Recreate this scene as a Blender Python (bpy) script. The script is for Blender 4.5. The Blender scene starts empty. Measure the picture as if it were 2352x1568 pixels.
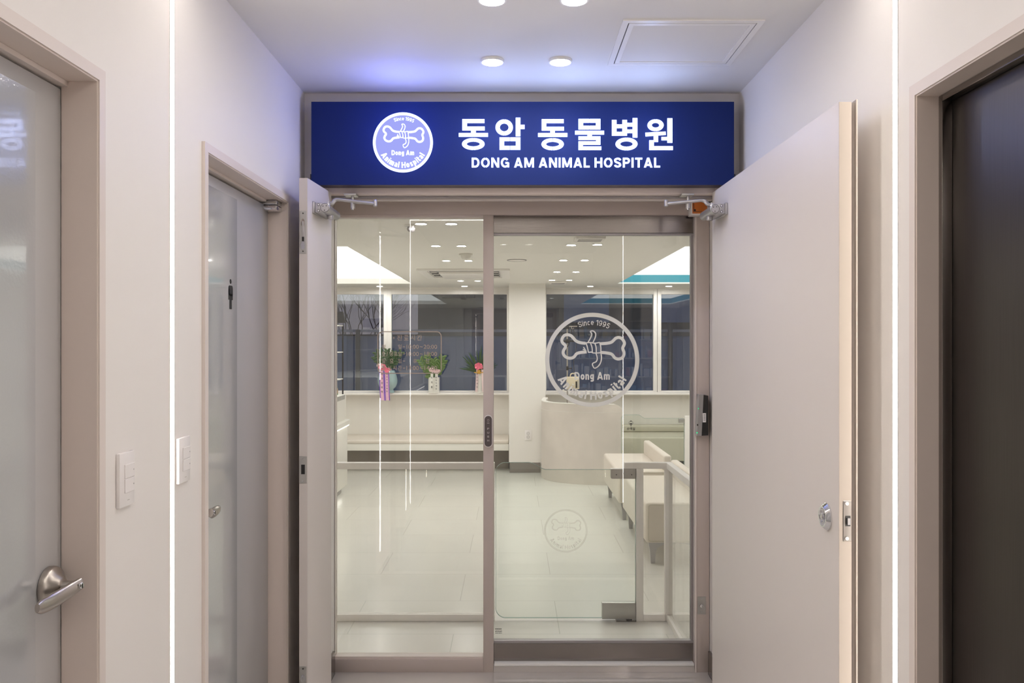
import bpy, bmesh, math, random
from mathutils import Vector, Matrix
random.seed(7)
S = bpy.context.scene
COL = S.collection
PI = math.pi

# ------------------------------------------------------------------ camera, world, exposure
F, CX, CY, EYE = 1905.0, 1176.0, 784.5, 1.65
cd = bpy.data.cameras.new('camera'); cam = bpy.data.objects.new('camera', cd); COL.objects.link(cam)
cam.location = (0, 0, EYE); cam.rotation_euler = (PI/2, 0, 0)
cd.sensor_width = 36.0; cd.lens = 36.0*F/2352.0; cd.clip_start = 0.02; cd.clip_end = 200
S.camera = cam
S.view_settings.view_transform = 'Standard'; S.view_settings.look = 'None'
S.view_settings.exposure = 0.0; S.view_settings.gamma = 1.0; S.view_settings.use_curve_mapping = False
try:
    S.cycles.max_bounces = 14; S.cycles.diffuse_bounces = 7; S.cycles.glossy_bounces = 6
    S.cycles.transparent_max_bounces = 24; S.cycles.use_denoising = True; S.cycles.caustics_reflective = False
    S.cycles.sample_clamp_indirect = 6.0
except Exception: pass

W = bpy.data.worlds.new('dusk_sky'); S.world = W; W.use_nodes = True
wn = W.node_tree.nodes; wl = W.node_tree.links; wn.clear()
tc = wn.new('ShaderNodeTexCoord'); sp = wn.new('ShaderNodeSeparateXYZ'); cr = wn.new('ShaderNodeValToRGB')
bg = wn.new('ShaderNodeBackground'); wo = wn.new('ShaderNodeOutputWorld')
wl.new(tc.outputs['Generated'], sp.inputs[0]); wl.new(sp.outputs['Z'], cr.inputs[0]); wl.new(cr.outputs[0], bg.inputs[0]); wl.new(bg.outputs[0], wo.inputs[0])
cr.color_ramp.elements[0].position = 0.0; cr.color_ramp.elements[0].color = (.24, .20, .22, 1)
cr.color_ramp.elements[1].position = 0.5; cr.color_ramp.elements[1].color = (.11, .14, .24, 1)
bg.inputs[1].default_value = 1.35

STRIP_E, DOWN_E, ROOM_DOWN_E, COVE_E, SIGN_E = 38.0, 110.0, 290.0, 2.3, 1.0

def X(px, Y): return (px-CX)*Y/F
def Z(py, Y): return EYE-(py-CY)*Y/F

# ------------------------------------------------------------------ materials
MATS = {}
def new_mat(name):
    m = bpy.data.materials.new(name); m.use_nodes = True; MATS[name] = m
    return m, m.node_tree.nodes, m.node_tree.links
def pbr(name, col, rough=0.5, metal=0.0, spec=0.5, noise=0.0, nscale=30.0, bump=0.0, bscale=200.0, stretch=None, coat=0.0, emit=None, estr=0.0, bdist=0.002):
    m, n, l = new_mat(name); b = n['Principled BSDF']
    b.inputs['Base Color'].default_value = (*col, 1); b.inputs['Roughness'].default_value = rough
    b.inputs['Metallic'].default_value = metal; b.inputs['Specular IOR Level'].default_value = spec
    b.inputs['Coat Weight'].default_value = coat
    if emit: b.inputs['Emission Color'].default_value = (*emit, 1); b.inputs['Emission Strength'].default_value = estr
    t = n.new('ShaderNodeTexCoord'); mp = n.new('ShaderNodeMapping'); l.new(t.outputs['Object'], mp.inputs[0])
    if stretch: mp.inputs['Scale'].default_value = stretch
    if noise:
        x = n.new('ShaderNodeTexNoise'); x.inputs['Scale'].default_value = nscale; x.inputs['Detail'].default_value = 4
        l.new(mp.outputs[0], x.inputs['Vector'])
        mx = n.new('ShaderNodeMix'); mx.data_type = 'RGBA'; mx.blend_type = 'MIX'
        a = tuple(max(0, c*(1-noise)) for c in col); c2 = tuple(min(1, c*(1+noise)) for c in col)
        mx.inputs[6].default_value = (*a, 1); mx.inputs[7].default_value = (*c2, 1)
        l.new(x.outputs['Fac'], mx.inputs[0]); l.new(mx.outputs[2], b.inputs['Base Color'])
    if bump:
        x = n.new('ShaderNodeTexNoise'); x.inputs['Scale'].default_value = bscale; x.inputs['Detail'].default_value = 3
        l.new(mp.outputs[0], x.inputs['Vector'])
        bp = n.new('ShaderNodeBump'); bp.inputs['Strength'].default_value = bump; bp.inputs['Distance'].default_value = bdist
        l.new(x.outputs['Fac'], bp.inputs['Height']); l.new(bp.outputs[0], b.inputs['Normal'])
    return m
def emis(name, col, st):
    m, n, l = new_mat(name); n.clear()
    e = n.new('ShaderNodeEmission'); o = n.new('ShaderNodeOutputMaterial'); e.inputs[0].default_value = (*col, 1); e.inputs[1].default_value = st
    l.new(e.outputs[0], o.inputs[0]); return m
def glass(name, tint, base=0.04, k=1.0, rough=0.0, gcol=(1, 1, 1)):
    # clear architectural pane: see-through plus angle-dependent reflection (Schlick), two-sided
    m, n, l = new_mat(name); n.clear()
    o = n.new('ShaderNodeOutputMaterial'); mix = n.new('ShaderNodeMixShader'); tr = n.new('ShaderNodeBsdfTransparent'); gl = n.new('ShaderNodeBsdfGlossy')
    tr.inputs[0].default_value = (*tint, 1); gl.inputs['Roughness'].default_value = rough; gl.inputs['Color'].default_value = (*gcol, 1)
    lw = n.new('ShaderNodeLayerWeight'); lw.inputs[0].default_value = 0.5
    p = n.new('ShaderNodeMath'); p.operation = 'POWER'; p.inputs[1].default_value = 5
    q = n.new('ShaderNodeMath'); q.operation = 'MULTIPLY_ADD'; q.inputs[1].default_value = 1-base; q.inputs[2].default_value = base*k
    l.new(lw.outputs['Facing'], p.inputs[0]); l.new(p.outputs[0], q.inputs[0]); l.new(q.outputs[0], mix.inputs[0])
    l.new(tr.outputs[0], mix.inputs[1]); l.new(gl.outputs[0], mix.inputs[2]); l.new(mix.outputs[0], o.inputs[0])
    return m
def film(name, col, alpha):
    m, n, l = new_mat(name); b = n['Principled BSDF']
    b.inputs['Base Color'].default_value = (*col, 1); b.inputs['Roughness'].default_value = .6; b.inputs['Alpha'].default_value = alpha
    return m
def tiles(name, col, grout, sx, sy, rough, gw=0.0025, off=(0, 0), spec=0.5, noise=.03):
    m, n, l = new_mat(name); b = n['Principled BSDF']; b.inputs['Roughness'].default_value = rough; b.inputs['Specular IOR Level'].default_value = spec
    t = n.new('ShaderNodeTexCoord'); mp = n.new('ShaderNodeMapping'); mp.inputs['Location'].default_value = (off[0], off[1], 0)
    l.new(t.outputs['Object'], mp.inputs[0])
    br = n.new('ShaderNodeTexBrick'); br.offset = 0.5; br.inputs['Scale'].default_value = 1.0
    br.inputs['Brick Width'].default_value = sx; br.inputs['Row Height'].default_value = sy; br.inputs['Mortar Size'].default_value = gw; br.inputs['Mortar Smooth'].default_value = 0.1
    c1 = tuple(c*(1-noise) for c in col)
    br.inputs['Color1'].default_value = (*col, 1); br.inputs['Color2'].default_value = (*c1, 1); br.inputs['Mortar'].default_value = (*grout, 1)
    l.new(mp.outputs[0], br.inputs['Vector'])
    nz = n.new('ShaderNodeTexNoise'); nz.inputs['Scale'].default_value = 2.2; nz.inputs['Detail'].default_value = 6; l.new(mp.outputs[0], nz.inputs['Vector'])
    mx = n.new('ShaderNodeMix'); mx.data_type = 'RGBA'; mx.blend_type = 'MULTIPLY'; mx.inputs[0].default_value = 1
    rp = n.new('ShaderNodeMapRange'); rp.inputs[3].default_value = .94; rp.inputs[4].default_value = 1.04
    l.new(nz.outputs['Fac'], rp.inputs[0])
    l.new(br.outputs['Color'], mx.inputs[6]); l.new(rp.outputs[0], mx.inputs[7]); l.new(mx.outputs[2], b.inputs['Base Color'])
    return m

WALL = pbr('corridor_wall_paint', (.76, .73, .70), .55, noise=.012, nscale=3, bump=.03, bscale=300)
CEILM = pbr('corridor_ceiling_paint', (.74, .73, .72), .7, noise=.012, nscale=2, bump=.03, bscale=300)
TRIM = pbr('beige_powder_trim', (.68, .61, .57), .42, noise=.01, nscale=50)
REVEAL = pbr('taupe_frame_paint', (.68, .59, .54), .45, noise=.01, nscale=50)
LEAF = pbr('door_leaf_paint', (.64, .59, .56), .45, noise=.015, nscale=2.5, bump=.02, bscale=400)
EDGE = pbr('leaf_paint_dimmed', (.32, .275, .235), .5)  # leaf paint darkened to offset the strong strip light on the edge
FILM = pbr('frosted_film_glossy', (.40, .405, .415), .10, noise=.03, nscale=4, bump=.5, bscale=120, spec=1.0, bdist=.0006, coat=.8)
FILMB = pbr('grey_glass_border', (.45, .445, .45), .25, noise=.02, nscale=6, spec=.6)
NICKEL = pbr('satin_nickel', (.50, .465, .43), .30, 1.0, noise=.03, nscale=60)
CHROME = pbr('polished_chrome', (.80, .80, .82), .06, 1.0)
SILVER = pbr('silver_lacquer', (.46, .45, .46), .32, .75, noise=.02, nscale=80)
PLATE = pbr('zinc_plate', (.52, .51, .49), .38, .9, noise=.06, nscale=40)
BLACK = pbr('black_plastic', (.015, .014, .014), .4)
DARK = pbr('dark_gap', (.04, .038, .035), .7)
SWITCH = pbr('switch_plastic', (.80, .77, .76), .25, spec=.5)
STEEL = pbr('brushed_stainless', (.29, .265, .25), .17, 1.0, noise=.04, nscale=16, stretch=(.12, 1, 26), bump=.10, bscale=60, bdist=.0008)
POLISH = pbr('polished_threshold', (.70, .67, .65), .07, .45, noise=.05, nscale=3)
ELEV = pbr('dark_brushed_elevator_steel', (.085, .075, .070), .34, 1.0, noise=.12, nscale=16, stretch=(1, 22, .25), bump=.06, bscale=30)
ALU = pbr('taupe_aluminium', (.52, .45, .415), .40, .1, noise=.01, nscale=60)
ALUG = pbr('grey_aluminium', (.36, .34, .345), .35, .6)
SIGNB = pbr('sign_blue_panel', (.007, .020, .115), .62, spec=.2)
SIGNBOX = pbr('sign_cabinet_side', (.10, .08, .10), .5)
LETTER = emis('sign_letter_light', (.50, .58, 1.0), 3.6*SIGN_E)
LOGOD = emis('sign_logo_disc_light', (.37, .40, .95), 1.0)
LED = emis('led_strip_light', (1.0, .92, .85), STRIP_E)
DOWN = emis('downlight_lens', (1.0, .94, .88), DOWN_E)
DOWNR = emis('clinic_downlight_lens', (1.0, .98, .97), ROOM_DOWN_E)
COVE = emis('luminous_ceiling_sheet', (1.0, 1.0, .94), COVE_E)
RING = pbr('white_lamp_ring', (.85, .84, .82), .4)
GLASS = glass('entrance_glass', (.965, .965, .95), base=.035)
GATEG = glass('green_tempered_glass', (.955, .975, .955), base=.035)
WING = glass('window_glass', (.72, .77, .82), base=.07, k=1.6)
EDGEG = pbr('glass_edge_green', (.30, .42, .38), .2)
ETCH = film('pale_etched_film', (.74, .75, .70), 1.0)
ETCHB = film('beige_vinyl_letters', (.44, .37, .30), .88)
ETCHF = film('faint_etched_film', (.62, .63, .57), .13)
RWALL = pbr('clinic_wall_paint', (.78, .755, .715), .6, noise=.01, nscale=3)
RCEIL = pbr('clinic_ceiling_paint', (.81, .79, .745), .7, noise=.01, nscale=2)
TEAL = pbr('teal_coffer_paint', (.05, .30, .40), .6)
RFLOOR = tiles('clinic_floor_tiles', (.70, .685, .645), (.56, .55, .51), 1.2, 0.6, .22, gw=.003, off=(.33, .12))
CFLOOR = tiles('corridor_floor_tiles', (.52, .50, .48), (.3, .29, .28), .6, .6, .16, gw=.003, off=(.1, .2), noise=.05)
UPH = pbr('cream_leatherette', (.66, .60, .53), .42, noise=.02, nscale=8, bump=.04, bscale=500)
UPHD = pbr('khaki_leatherette', (.50, .47, .38), .45, noise=.02, nscale=8)
WHITE = pbr('white_laminate', (.78, .76, .71), .35)
WHITEM = pbr('white_powder_metal', (.84, .81, .78), .4)
PLASTER = pbr('troweled_plaster', (.60, .55, .50), .7, noise=.22, nscale=3.2, bump=.08, bscale=12)
RECESS = pbr('taupe_plinth', (.24, .21, .18), .6)
CELADON = pbr('celadon_glaze', (.33, .46, .47), .12, noise=.06, nscale=12, coat=.4)
CERAM = pbr('white_ceramic', (.80, .78, .73), .2)
PINK = pbr('pink_satin', (.85, .50, .62), .35, noise=.06, nscale=30)
PINKD = pbr('coral_bow', (.85, .22, .32), .35, noise=.1, nscale=40)
PALEP = pbr('pale_pink_satin', (.80, .62, .62), .4)
PURPLE = pbr('purple_foil', (.30, .08, .75), .25, .5, noise=.5, nscale=90)
GREEN = pbr('dark_green_leaf', (.035, .085, .025), .4, noise=.3, nscale=20)
GREENL = pbr('mid_green_leaf', (.10, .18, .04), .4, noise=.3, nscale=20)
GOLD = pbr('gold_plastic', (.75, .42, .06), .3, .5)
ORANGE = pbr('amber_cover', (.62, .17, .03), .25, coat=.3)
CREAMP = pbr('cream_device_plastic', (.66, .58, .42), .4)
BROWN = pbr('amber_bottle', (.35, .22, .12), .3)
GREENC = pbr('green_label', (.05, .22, .12), .4)
INK = pbr('black_print', (.02, .02, .02), .6)
INKG = pbr('grey_print', (.33, .32, .30), .6)
BTN = pbr('button_face', (.095, .075, .075), .3)
BTNT = pbr('button_lettering', (.50, .45, .45), .5)
FENCE = pbr('blue_grey_fence', (.36, .48, .68), .6, noise=.12, nscale=2)
BUILD = pbr('dark_grey_building', (.15, .155, .17), .8, noise=.2, nscale=1)
BARK = pbr('bare_branches', (.06, .05, .045), .9)
ASPH = pbr('outside_paving', (.08, .08, .085), .9, noise=.1, nscale=3)
GLED = emis('green_indicator', (.05, .9, .35), 1.0)
LEDW = emis('counter_led', (1.0, .98, .92), 5.0)
MIRD = pbr('restroom_dark', (.3, .3, .3), .6)

# ------------------------------------------------------------------ mesh helpers
class MB:
    def __init__(s): s.bm = bmesh.new(); s.mats = []
    def mi(s, m):
        if m not in s.mats: s.mats.append(m)
        return s.mats.index(m)
    def add(s, vs, fs, m, M=None):
        i = s.mi(m); v = [s.bm.verts.new(M @ Vector(p) if M is not None else Vector(p)) for p in vs]; out = []
        for f in fs:
            try: q = s.bm.faces.new([v[k] for k in f]); q.material_index = i; out.append(q)
            except ValueError: pass
        return v, out
    def box(s, x0, x1, y0, y1, z0, z1, m, bev=0.0, seg=2, M=None):
        if x0 > x1: x0, x1 = x1, x0
        if y0 > y1: y0, y1 = y1, y0
        if z0 > z1: z0, z1 = z1, z0
        vs = [(x, y, z) for x in (x0, x1) for y in (y0, y1) for z in (z0, z1)]
        fs = [(0, 1, 3, 2), (4, 6, 7, 5), (0, 4, 5, 1), (2, 3, 7, 6), (0, 2, 6, 4), (1, 5, 7, 3)]
        v, f = s.add(vs, fs, m, M)
        if bev > 0:
            es = list({e for q in f for e in q.edges})
            bmesh.ops.bevel(s.bm, geom=es, offset=bev, segments=seg, profile=.5, affect='EDGES', clamp_overlap=True)
        return s
    def prism(s, poly, d0, d1, m, ax='Y', M=None):
        # poly is a list of 2D points; ax 'Y': (x,z) extruded in y; 'X': (y,z); 'Z': (x,y)
        n = len(poly)
        def P(p, d): return {'Y': (p[0], d, p[1]), 'X': (d, p[0], p[1]), 'Z': (p[0], p[1], d)}[ax]
        vs = [P(p, d0) for p in poly]+[P(p, d1) for p in poly]
        fs = [tuple(range(n)), tuple(range(2*n-1, n-1, -1))]+[(i, i+n, (i+1) % n+n, (i+1) % n) for i in range(n)]
        s.add(vs, fs, m, M); return s
    def ring(s, c, ro, ri, d0, d1, m, a0=0, a1=2*PI, n=64, ax='Y', sq=1.0):
        # elliptical ring: ro,ri = (rx,rz)
        full = abs(a1-a0-2*PI) < 1e-6
        k = n if full else n+1
        vs = []
        for d in (d0, d1):
            for r in (ro, ri):
                for i in range(k):
                    a = a0+(a1-a0)*i/n; u, v = c[0]+r[0]*math.cos(a), c[1]+r[1]*math.sin(a)
                    vs.append({'Y': (u, d, v), 'X': (d, u, v), 'Z': (u, v, d)}[ax])
        O0, I0, O1, I1 = 0, k, 2*k, 3*k; fs = []
        for i in range(n):
            j = (i+1) % k
            fs += [(O0+i, O0+j, I0+j, I0+i), (O1+i, I1+i, I1+j, O1+j), (O0+i, O1+i, O1+j, O0+j), (I0+i, I0+j, I1+j, I1+i)]
        if not full:
            fs += [(O0, I0, I1, O1), (O0+n, O1+n, I1+n, I0+n)]
        s.add(vs, fs, m); return s
    def tube(s, pts, r, m, n=10, caps=True, sx=1.0):
        pts = [Vector(p) for p in pts]; rs = r if isinstance(r, (list, tuple)) else [r]*len(pts)
        vs = []; up = None
        for i, p in enumerate(pts):
            t = (pts[min(i+1, len(pts)-1)]-pts[max(i-1, 0)]).normalized()
            if up is None:
                up = Vector((0, 0, 1)) if abs(t.z) < .9 else Vector((1, 0, 0))
            a = t.cross(up).normalized(); up = a.cross(t).normalized()
            for k in range(n):
                th = 2*PI*k/n; vs.append(p+(a*math.cos(th)*sx+up*math.sin(th))*rs[i])
        fs = [(i*n+k, i*n+(k+1) % n, (i+1)*n+(k+1) % n, (i+1)*n+k) for i in range(len(pts)-1) for k in range(n)]
        if caps: fs += [tuple(range(n-1, -1, -1)), tuple((len(pts)-1)*n+k for k in range(n))]
        s.add(vs, fs, m); return s
    def lathe(s, prof, c, m, ax='Z', n=32, M=None):
        # prof: list of (radius, height) along axis from c
        vs = []
        for r, h in prof:
            for k in range(n):
                a = 2*PI*k/n; u, v = r*math.cos(a), r*math.sin(a)
                p = {'Z': (c[0]+u, c[1]+v, c[2]+h), 'Y': (c[0]+u, c[1]+h, c[2]+v), 'X': (c[0]+h, c[1]+u, c[2]+v)}[ax]
                vs.append(p)
        fs = [(i*n+k, i*n+(k+1) % n, (i+1)*n+(k+1) % n, (i+1)*n+k) for i in range(len(prof)-1) for k in range(n)]
        if prof[0][0] > 1e-6: fs.append(tuple(range(n-1, -1, -1)))
        if prof[-1][0] > 1e-6: fs.append(tuple((len(prof)-1)*n+k for k in range(n)))
        s.add(vs, fs, m, M); return s
    def ribbon(s, pts, w, d0, d1, m, closed=False):
        # flat stroke of width w along 2D (x,z) points, extruded d0..d1 in y
        n = len(pts); L = []; R = []
        for i in range(n):
            a = Vector(pts[(i-1) % n] if closed or i > 0 else pts[0]); b = Vector(pts[(i+1) % n] if closed or i < n-1 else pts[-1])
            t = (b-a); t = t.normalized() if t.length > 1e-9 else Vector((1, 0)); q = Vector((-t.y, t.x))*w/2; p = Vector(pts[i])
            L.append(p+q); R.append(p-q)
        vs = [(p.x, d0, p.y) for p in L]+[(p.x, d0, p.y) for p in R]+[(p.x, d1, p.y) for p in L]+[(p.x, d1, p.y) for p in R]
        fs = []; k = n if closed else n-1
        for i in range(k):
            j = (i+1) % n
            fs += [(i, j, n+j, n+i), (2*n+i, 3*n+i, 3*n+j, 2*n+j), (i, 2*n+i, 2*n+j, j), (n+i, n+j, 3*n+j, 3*n+i)]
        if not closed: fs += [(0, n, 3*n, 2*n), (n-1, 3*n-1, 4*n-1, 2*n-1)]
        s.add(vs, fs, m); return s
    def build(s, name, parent=None, smooth=35, **props):
        bmesh.ops.recalc_face_normals(s.bm, faces=s.bm.faces)
        me = bpy.data.meshes.new(name); s.bm.to_mesh(me); s.bm.free()
        for m in s.mats: me.materials.append(m)
        for p in me.polygons: p.use_smooth = True
        me.set_sharp_from_angle(angle=math.radians(smooth))
        o = bpy.data.objects.new(name, me); COL.objects.link(o)
        if parent is not None:
            o.parent = parent; o.matrix_parent_inverse = Matrix.Translation(-Vector(parent.location))
        for k, v in props.items(): o[k] = v
        return o
def thing(name, label, cat, loc=(0, 0, 0), group=None):
    o = bpy.data.objects.new(name, None); COL.objects.link(o); o.location = loc; o['label'] = label; o['category'] = cat
    o.empty_display_size = .05
    if group: o['group'] = group
    return o
def struct(o, label=None):
    o['kind'] = 'structure'
    if label: o['label'] = label
    return o
def estruct(name, loc, label=None):
    o = bpy.data.objects.new(name, None); COL.objects.link(o); o.location = loc; o['kind'] = 'structure'; o.empty_display_size = .05
    if label: o['label'] = label; o['category'] = 'door'
    return o
def copy_tree(o, dloc, label):
    c = o.copy(); COL.objects.link(c); c.location = Vector(o.location)+Vector(dloc); c['label'] = label
    for ch in o.children:
        d = ch.copy(); COL.objects.link(d); d.parent = c
        for g in ch.children:
            e = g.copy(); COL.objects.link(e); e.parent = d
    return c
def spline(pts, k=6, closed=False):
    out = []; n = len(pts); rng = range(n if closed else n-1)
    for i in rng:
        P = [Vector(pts[(i+j) % n]) if closed else Vector(pts[min(max(i+j, 0), n-1)]) for j in (-1, 0, 1, 2)]
        for q in range(k):
            t = q/k
            out.append(.5*((2*P[1])+(P[2]-P[0])*t+(2*P[0]-5*P[1]+4*P[2]-P[3])*t*t+(3*P[1]-P[0]-3*P[2]+P[3])*t**3))
    if not closed: out.append(Vector(pts[-1]))
    return [tuple(p) for p in out]
def rrect(x0, x1, z0, z1, r, n=6, rs=None):
    rs = rs or (r, r, r, r); out = []
    for (cx, cz, a, q) in ((x1, z1, 0, rs[0]), (x0, z1, PI/2, rs[1]), (x0, z0, PI, rs[2]), (x1, z0, 1.5*PI, rs[3])):
        sx = -1 if cx == x1 else 1; sz = -1 if cz == z1 else 1
        for i in range(n+1):
            t = a+PI/2*i/n; out.append((cx+sx*q+q*math.cos(t), cz+sz*q+q*math.sin(t)))
    return out

# ---- lettering
_G = {}
def glyphs(txt, bold=0.0):
    k = (txt, bold)
    if k not in _G:
        cu = bpy.data.curves.new('lettering', 'FONT'); cu.body = txt; cu.size = 1; cu.offset = bold; cu.resolution_u = 4; cu.extrude = 0.02
        ob = bpy.data.objects.new('lettering', cu); COL.objects.link(ob)
        bpy.context.view_layer.update()
        me = bpy.data.meshes.new_from_object(ob.evaluated_get(bpy.context.evaluated_depsgraph_get()))
        vs = [tuple(v.co) for v in me.vertices]; fs = [tuple(p.vertices) for p in me.polygons]
        bpy.data.objects.remove(ob); bpy.data.meshes.remove(me); bpy.data.curves.remove(cu)
        _G[k] = (vs, fs)
    return _G[k]
def bbox(vs): return min(v[0] for v in vs), max(v[0] for v in vs), min(v[1] for v in vs), max(v[1] for v in vs)
def text_fit(mb, txt, u0, u1, v0, v1, m, place, bold=0.0, th=.002, keep=False):
    # fit txt into rectangle u0..u1, v0..v1 of a plane; place(u, v, d) -> 3D point, d = 0..th towards the viewer
    vs, fs = glyphs(txt, bold)
    if not vs: return
    a, b, c, d = bbox(vs); su = (u1-u0)/max(b-a, 1e-6); sv = (v1-v0)/max(d-c, 1e-6)
    if keep: su = sv = min(su, sv)
    cu, cv = (u0+u1)/2-(a+b)/2*su, (v0+v1)/2-(c+d)/2*sv
    mb.add([place(cu+p[0]*su, cv+p[1]*sv, th if p[2] > 0 else 0) for p in vs], fs, m)
def text_arc(mb, txt, cx, cz, r, a0, a1, h, m, place, bottom=False, bold=0.0, th=.002, wscale=1.0):
    # letters along a circle between angles a0..a1 (0 = up or down, clockwise as read); h = cap height
    Hc = bbox(glyphs('H', bold)[0]); sc = h/(Hc[3]-Hc[2]); gap = .09; ws = []
    for ch in txt:
        if ch == ' ': ws.append(.28*wscale); continue
        a, b, c, d = bbox(glyphs(ch, bold)[0]); ws.append((b-a)*wscale+gap)
    tot = sum(ws); pos = 0
    for ch, w in zip(txt, ws):
        mid = pos+w/2; pos += w
        if ch == ' ': continue
        th_ = a0+(a1-a0)*mid/tot
        vs, fs = glyphs(ch, bold); a, b, c, d = bbox(vs); out = []
        for p in vs:
            u = (p[0]-(a+b)/2)*sc*wscale; v = p[1]*sc
            if not bottom: # text above, letters upright, baseline radius r
                uu = cx+math.sin(th_)*(r+v)+math.cos(th_)*u; vv = cz+math.cos(th_)*(r+v)-math.sin(th_)*u
            else:
                uu = cx+math.sin(th_)*(r-v)+math.cos(th_)*u; vv = cz-math.cos(th_)*(r-v)+math.sin(th_)*u
            out.append(place(uu, vv, th if p[2] > 0 else 0))
        mb.add(out, fs, m)
def flat(Y): return lambda u, v, d: (u, Y-d, v)

# ---- plain sans stroke lettering: cap height 1, pen width w
def _arc(cx, cy, rx, ry, a0, a1, n=14):
    return [(cx+rx*math.cos(math.radians(a0+(a1-a0)*i/n)), cy+ry*math.sin(math.radians(a0+(a1-a0)*i/n))) for i in range(n+1)]
def glyph(ch, w):
    # returns (advance width, [strokes], [polygons])
    h = w/2; x = .73
    if ch == 'D': W = .72; return W, [[(h, 0), (h, 1)], [(h, 1-h)]+_arc(.34, .5, W-.34-h, .5-h, 90, -90)+[(h, h)]], []
    if ch == 'O': W = .80; return W, [_arc(W/2, .5, W/2-h, .5-h, 94, 266, 20), _arc(W/2, .5, W/2-h, .5-h, 86, -86, 20)], []
    if ch == 'N': W = .74; return W, [[(h, 0), (h, 1)], [(W-h, 0), (W-h, 1)]], [[(0, 1), (w*1.15, 1), (W, 0), (W-w*1.15, 0)]]
    if ch == 'G': W = .78; return W, [_arc(W/2, .5, W/2-h, .5-h, 42, 300, 22)+[(W-h, .2)], [(W-h, .02), (W-h, .5)], [(W-h, .47), (W*.54, .47)]], []
    if ch == 'A': W = .80; return W, [[(.24, .26), (W-.24, .26)]], [[(0, 0), (w*1.08, 0), (W/2+w*.5, 1), (W/2-w*.55, 1)], [(W, 0), (W-w*1.08, 0), (W/2-w*.5, 1), (W/2+w*.55, 1)]]
    if ch == 'M': W = .90; return W, [[(h, 0), (h, 1)], [(W-h, 0), (W-h, 1)]], [[(0, 1), (w*1.2, 1), (W/2+h*.9, .05), (W/2-h*.9, .05)], [(W, 1), (W-w*1.2, 1), (W/2-h*.9, .05), (W/2+h*.9, .05)]]
    if ch == 'I': return w, [[(h, 0), (h, 1)]], []
    if ch == 'L': return .56, [[(h, 0), (h, 1)], [(0, h), (.56, h)]], []
    if ch == 'H': W = .72; return W, [[(h, 0), (h, 1)], [(W-h, 0), (W-h, 1)], [(h, .52), (W-h, .52)]], []
    if ch == 'T': W = .66; return W, [[(0, 1-h), (W, 1-h)], [(W/2, 0), (W/2, 1)]], []
    if ch == 'P': W = .66; return W, [[(h, 0), (h, 1)], [(h, 1-h)]+_arc(W-.29, .69, .29-h, .31-h, 90, -90, 12)+[(h, .38+h)]], []
    if ch == 'S': W = .66; return W, [spline([(W-h*.9, .74), (W*.76, .95-h), (W/2, 1-h), (W*.2, .93-h), (h, .73), (W*.25, .57), (W*.72, .43), (W-h, .26), (W*.78, .07+h), (W/2, h), (W*.22, .06+h), (h*.9, .26)], 4)], []
    if ch == 'i': return w, [[(h, 0), (h, x)], [(h, .87), (h, 1)]], []
    if ch == 'l': return w, [[(h, 0), (h, 1)]], []
    if ch == 'n': W = .50; return W, [[(h, 0), (h, x)], [(h, x*.55)]+_arc(W/2+.01, x-.2, W/2-h-.01, .2-h, 160, 0, 10)+[(W-h, 0)]], []
    if ch == 'm': W = .80; q = (W-w)/2; return W, [[(h, 0), (h, x)], [(h, x*.55)]+_arc(h+q/2, x-.18, q/2, .18-h, 160, 0, 10)+[(h+q, 0)], [(h+q, x*.55)]+_arc(h+q*1.5, x-.18, q/2, .18-h, 160, 0, 10)+[(W-h, 0)]], []
    if ch == 'o': W = .54; return W, [_arc(W/2, x/2, W/2-h, x/2-h, 90, 450, 22)], []
    if ch == 'c': W = .50; return W, [_arc(W/2+.01, x/2, W/2-h, x/2-h, 42, 318, 18)], []
    if ch == 'e': W = .54; return W, [_arc(W/2, x/2, W/2-h, x/2-h, 0, 318, 20), [(h, x*.5), (W-h*.6, x*.5)]], []
    if ch == 'g': W = .53; return W, [_arc(W/2-.01, x/2+.02, W/2-h-.01, x/2-h-.02, 90, 450, 20), [(W-h, x), (W-h, -.06)]+_arc(W/2, -.06, W/2-h, .2-h, 0, -150, 8)], []
    if ch == 'p': W = .53; return W, [_arc(W/2+.01, x/2, W/2-h-.01, x/2-h, 90, 450, 20), [(h, x), (h, -.26)]], []
    if ch == 'a': W = .50; return W, [[(W-h, 0), (W-h, x*.62)]+_arc(W/2, x*.62, W/2-h, x*.38-h, 0, 155, 10), _arc(W/2-.02, x*.27, W/2-h-.02, x*.27-h, 70, 430, 18)], []
    if ch == 's': W = .48; return W, [spline([(W-h, x*.76), (W*.5, x-h), (h, x*.76), (W*.5, x*.5), (W-h, x*.25), (W*.5, h), (h, x*.23)], 6)], []
    if ch == 't': W = .34; return W, [[(W*.36, .95), (W*.36, .14), (W*.55, h), (W, h)], [(0, x-h), (W, x-h)]], []
    if ch == '1': W = .34; return W, [[(W-h, 0), (W-h, 1)], [(W-h, 1-h), (.0, .78)]], []
    if ch == '9': W = .58; return W, [_arc(W/2, .66, W/2-h, .34-h, 0, 360, 20), [(W-h, .66), (W-h, .5)]+_arc(W/2, .42, W/2-h, .42-h, 0, -140, 12)], []
    if ch == '5': W = .58; return W, [[(W-h*.6, 1-h), (.13, 1-h), (.08, .5)], _arc(W/2-.01, .33, W/2-h, .33-h, 135, -145, 18)], []
    return .3, [], []
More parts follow.
